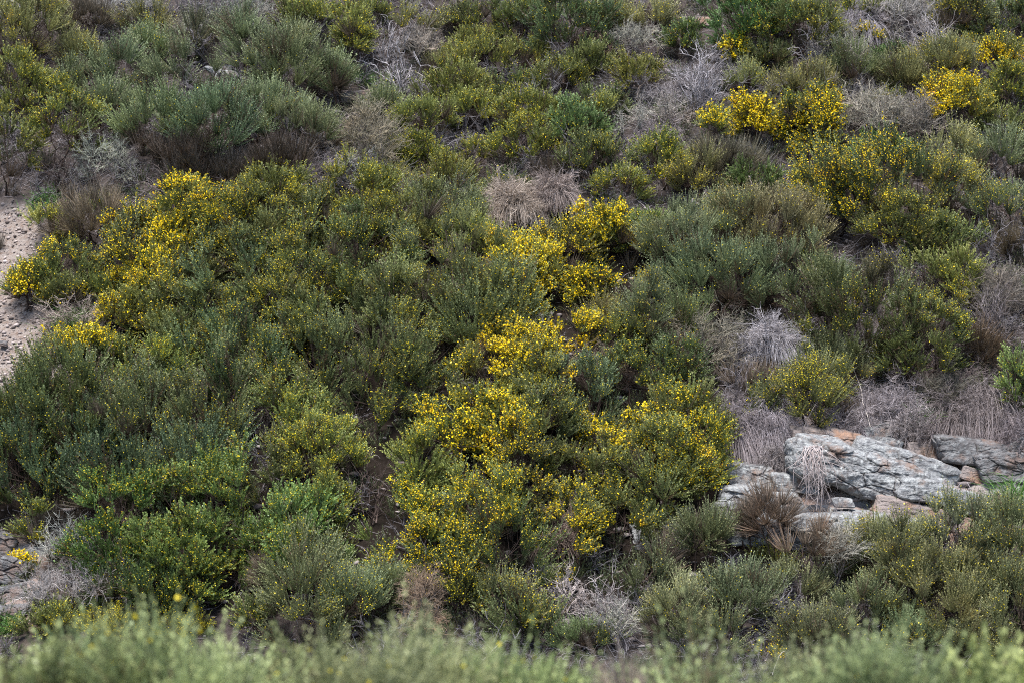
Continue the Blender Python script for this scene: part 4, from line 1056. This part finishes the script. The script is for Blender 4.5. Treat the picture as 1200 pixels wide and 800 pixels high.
TH = [
 (603, 262, 56, 40, 'tan thatch of combed dry grass above the diagonal, left', dict(colr=(0.46, 0.40, 0.34), n=1700, lift=.30)),
 (652, 246, 46, 40, 'brown arch of dry grass right of the tan thatch', dict(colr=(0.330, 0.286, 0.265), n=1300, lift=.25)),
 (905, 416, 58, 42, 'white thatch of dead stalks among brown brush', dict(colr=(0.44, 0.43, 0.45), n=1400, lift=.24)),
 (860, 500, 80, 80, 'grey dead stalks draped left of the yellow flecked bush', dict(n=1300, colr=(0.270, 0.245, 0.254))),
 (905, 510, 80, 70, 'pale dead stalks draped over the top of the rocks', dict(n=1500, colr=(0.360, 0.337, 0.360))),
 (1030, 482, 100, 56, 'pale dry slope of stalks above the loose stones', dict(n=1700, colr=(0.350, 0.326, 0.339))),
 (985, 505, 60, 40, 'short dead stalks at the lip above the largest slab', dict(n=600, colr=(0.320, 0.296, 0.307))),
 (1145, 480, 80, 84, 'dead stalks draped over the dark fissured ledge', dict(n=1500, colr=(0.250, 0.224, 0.223))),
 (1185, 510, 50, 60, 'draped stalks at the right edge', dict(n=800, colr=(0.240, 0.214, 0.223))),
 (1105, 430, 70, 50, 'brown dead stalks under the reddish dry bush', dict(n=800, colr=(0.200, 0.173, 0.170))),
 (790, 105, 60, 50, 'grey dead grass left of the silvery shrub', dict(n=700, colr=(0.300, 0.286, 0.297))),
 (1005, 22, 40, 44, 'grey dead tussock near the top right', dict(n=600, colr=(0.340, 0.326, 0.350))),
 (425, 200, 60, 44, 'bent dry grass right of the sage mound', dict(n=600, colr=(0.330, 0.296, 0.265))),
 (310, 490, 54, 40, 'pale dry grass in the gap of the mounds', dict(n=500, colr=(0.300, 0.265, 0.254))),
 (312, 655, 44, 50, 'brown hanging thatch right of the bright green bush', dict(n=600, colr=(0.260, 0.204, 0.180))),
 (655, 640, 50, 36, 'brown thatch lump above the black gap', dict(n=600, colr=(0.280, 0.224, 0.191))),
 (100, 680, 110, 40, 'grey thatch left below the bright green bush', dict(n=1200, colr=(0.250, 0.214, 0.201))),
 (90, 378, 60, 20, 'pale straw at the gravel edge', dict(n=300, colr=(0.420, 0.367, 0.329))),
 (925, 535, 60, 44, 'grey dead stalks spilling over the pale blocks left of the hanging branches', dict(n=700, colr=(.30, .28, .28))),
 (1060, 508, 60, 30, 'thin dead stalks over the thin rusty slab', dict(n=400, colr=(.28, .26, .26))),
 (770, 165, 50, 40, 'grey dry grass left of the brown heath bush', dict(n=500, colr=(0.270, 0.245, 0.254))),
 (370, 215, 70, 36, 'grey dry grass beneath the right end of the sage mound', dict(n=700, colr=(0.300, 0.275, 0.276))),
]
for i, (cx, cy, w, h, lab, kw) in enumerate(TH): thatch(cx, cy, w, h, lab, seed=i, group='dry grass clumps', **kw)
for i, (cx, cy, w, h, lab) in enumerate([
 (52, 232, 60, 20, 'green grass under the gangly broom at the gravel edge'),
 (84, 374, 50, 34, 'green grass blades by the brown stone near the gravel'),
 (1082, 484, 44, 30, 'bright green grass right of the pale dry slope'),
 (1186, 578, 50, 50, 'bright green grass at the right edge below the dark rock'),
 (1070, 575, 16, 10, 'tiny green grass tuft on the slab'),
 (10, 728, 40, 24, 'dark green grass at the foot of the left outcrop'),
 (780, 120, 30, 16, 'mossy green grass in the hollow at the upper right'),
 (425, 90, 26, 20, 'green grass right of the sage bushes'),
]): grass(cx, cy, w, h, lab, seed=i)
# dead branches hanging like roots over the rock
def hanging(cx, cy, w, h, label, seed, n=46, lift=0.55):
    r = np.random.default_rng(seed)
    Yt = ground_hit(cx, cy + h * .5); k = Yt / F; Yt -= lift; W = w * k / 2; H = h * k
    x0 = (cx - 600) / F * Yt; z0 = -(cy - h * .5 - 400) / F * Yt
    B = np.array([x0, Yt + .15, z0])
    e = root('hanging_branch', B, label, 'dead branch')
    s = np.linspace(0, 1, 8)
    fx = (r.normal(.1, .5, n) * W)[np.argsort(r.random(n))]; cl = r.normal(0, .16, 7)[r.integers(0, 7, n)]; L = H * (0.3 + 0.75 * r.random(n))
    P = np.zeros((n, 8, 3)); P[..., 0] = fx[:, None] * s ** 1.05 + cl[:, None] * np.sin(s * 3.4) * .5 + r.normal(0, .05, (n, 1)); P[..., 2] = -(L[:, None] * s ** 1.25); P[..., 1] = -0.14 * np.sin(s * 2.0) * (0.5 + r.random((n, 1)))
    P += np.cumsum(r.normal(0, .015, P.shape) * [1, .5, .6], 1)
    V, T, o_ = tubes(P, 0.0062 * (0.5 + .8 * r.random((n, 1))) * np.linspace(1, .45, 8)[None], 4)
    acc = Acc(); acc.add(V, T, np.clip(r.normal(.6, .2, n), 0, 1)[o_])
    q = 3; i = np.arange(n).repeat(q); ti = r.integers(2, 7, n * q); st = P[i, ti]
    dv = np.stack([r.normal(0, .07, n * q), r.normal(-.01, .02, n * q), -.05 - .1 * r.random(n * q)], -1)
    tw = st[:, None] + dv[:, None] * np.linspace(0, 1, 4)[None, :, None] + np.cumsum(r.normal(0, .006, (n * q, 4, 3)), 1)
    V, T, o_ = tubes(tw, np.array([[.003, .0026, .002, .001]]).repeat(n * q, 0)); acc.add(V, T, np.clip(r.normal(.55, .2, n * q), 0, 1)[o_])
    V, T, A = acc.get(); mk('twigs', V, T, M_WOOD, e, A, (.42, .38, .37))
hanging(955, 560, 46, 74, 'pale dead branches hanging like roots over the largest slab', 3)
# single long pale stems crossing the bushes
def stick(p0, p1, label, rad=0.006, lift=0.35, seed=0, colr=(.42, .39, .36)):
    r = np.random.default_rng(seed); a = []
    for px, py in (p0, p1):
        y = ground_hit(px, py) - lift; a.append(np.array([(px - 600) / F * y, y, -(py - 400) / F * y]))
    s = np.linspace(0, 1, 9)[:, None]; P = a[0] * (1 - s) + a[1] * s; P[:, 2] += 0.12 * np.sin(s[:, 0] * PI); P += np.cumsum(r.normal(0, .008, P.shape), 0)
    V, T, o_ = tubes((P - a[0])[None], rad * np.linspace(1, .5, 9)[None], 5)
    o = mk('bare_stem', V, T, M_WOOD, None, np.full(len(V), .6), colr); o.location = a[0]; tag(o, label, 'branch')
stick((1008, 450), (930, 380 + 40), 'pale bare stem rising from the pale dry slope', seed=1)
stick((925, 545), (985, 440), 'pale bare stem crossing the rounded yellow flecked bush', seed=2)
stick((1018, 500), (990, 415), 'pale bare stem right of the rounded yellow flecked bush', seed=3)
stick((600, 60), (575, 5), 'leaning pale stem under the bleached branch', seed=4)
stick((515, 120), (480, 80), 'pale broken stem above the yellow flecked broom', seed=5)
stick((40, 532), (5, 525), 'pale twig lying on the lower left mound', .004, .6, 6)
stick((905, 790), (930, 762), 'pale twig poking up behind the blurred foreground', .006, .3, 7)

# ------------------------------------------------------------------ blurred foreground bushes on the near bank
FG = [
 (30, 900, 420, 330, 'lime', .12, 'leftmost blurred foreground bush', 8.8, dict(col_=(0.183, 0.219, 0.104))),
 (230, 905, 360, 330, 'sage', .12, 'blurred foreground bush with yellow dots second from the left', 9.0, dict(col_=(0.224, 0.268, 0.142))),
 (420, 920, 360, 330, 'sage', .1, 'blurred grey green foreground bush left of centre', 9.1, dict(col_=(0.232, 0.268, 0.146))),
 (590, 915, 330, 310, 'sage', .1, 'blurred fresh green foreground bush in the centre', 9.3, dict(col_=(0.223, 0.275, 0.127))),
 (735, 905, 160, 280, 'heath', 0, 'blurred pinkish dry bush in the foreground', 9.5, dict(col_=(.25, .21, .195))),
 (850, 935, 330, 320, 'sage', .05, 'blurred foreground bush right of the pinkish one', 9.0, dict(col_=(0.229, 0.261, 0.142))),
 (1020, 915, 360, 310, 'sage', .05, 'blurred foreground bush second from the right', 8.9, dict(col_=(0.237, 0.275, 0.145))),
 (1190, 915, 330, 310, 'fresh', .05, 'rightmost blurred foreground bush', 9.0, dict(col_=(0.207, 0.250, 0.123))),
 (740, 915, 330, 290, 'sage', .05, 'blurred grey green foreground bush behind the pinkish one', 10.0, dict(col_=(0.220, 0.252, 0.136))),
 (960, 900, 330, 280, 'sage', .03, 'blurred foreground bush behind the second from the right', 10.4, dict(col_=(0.206, 0.238, 0.128))),
 (120, 895, 300, 280, 'sage', .15, 'blurred foreground bush behind the leftmost one', 10.2, dict(col_=(0.209, 0.251, 0.131))),
 (500, 890, 280, 270, 'sage', .1, 'blurred foreground bush behind the centre one', 10.6, dict(col_=(0.224, 0.268, 0.142))),
 (330, 880, 280, 270, 'lime', .1, 'blurred yellowish bush in the foreground behind the second one', 10.8, dict(col_=(0.146, 0.174, 0.083))),
]
for i, (cx, cy, w, h, kind, fl, lab, Yf, kw) in enumerate(FG):
    shrub(cx, cy + (9, 2, 12, 4, 8, 10, 3, 0, 8, 10, 6, 4, 8)[i % 13], w, h, kind, fl * .12, lab, name='heath_bush' if kind == 'heath' else 'broom_shrub', seed=900 + i, Y=Yf, depth=.5, group='blurred bushes in the foreground', fsize=.024, cat='heath' if kind == 'heath' else 'shrub', dens=2.8, **kw)

# ------------------------------------------------------------------ light, sky, camera
w = bpy.data.worlds.new('World'); scene.world = w; w.use_nodes = True
nt = w.node_tree; bg = nt.nodes['Background']
sky = nt.nodes.new('ShaderNodeTexSky'); sky.sky_type = 'NISHITA'; sky.sun_disc = False
EL, AZ = math.radians(69), math.radians(205)          # sun high behind the camera's left shoulder
sky.sun_elevation = EL; sky.sun_rotation = AZ
nt.links.new(sky.outputs[0], bg.inputs[0]); bg.inputs[1].default_value = 0.10
sd = bpy.data.lights.new('sun', 'SUN'); sd.energy = 3.4; sd.angle = math.radians(18); sd.color = (1, .98, .95)
so = bpy.data.objects.new('sun', sd); link(so)
dirv = Vector((math.sin(AZ) * math.cos(EL), math.cos(AZ) * math.cos(EL), math.sin(EL)))
so.rotation_euler = (-dirv).to_track_quat('-Z', 'Y').to_euler(); so.location = (0, 0, 30)
cd = bpy.data.cameras.new('camera'); cd.lens = 90; cd.sensor_width = 36; cd.clip_end = 6000; cd.clip_start = 0.2
cd.dof.use_dof = True; cd.dof.focus_distance = 31.0; cd.dof.aperture_fstop = 2.7
co = bpy.data.objects.new('camera', cd); link(co); co.rotation_euler = (PI / 2, 0, 0); scene.camera = co
scene.view_settings.view_transform = 'Standard'; scene.view_settings.look = 'None'
scene.view_settings.exposure = 1.36; scene.view_settings.gamma = 1.0
scene.cycles.max_bounces = 5; scene.cycles.diffuse_bounces = 3; scene.cycles.transmission_bounces = 3; scene.cycles.glossy_bounces = 1
scene.cycles.use_denoising = False; scene.cycles.filter_width = 1.05
tot = sum(len(o.data.polygons) for o in scene.objects if o.type == 'MESH'); print('TRIS', tot, 'objects', len(scene.objects))
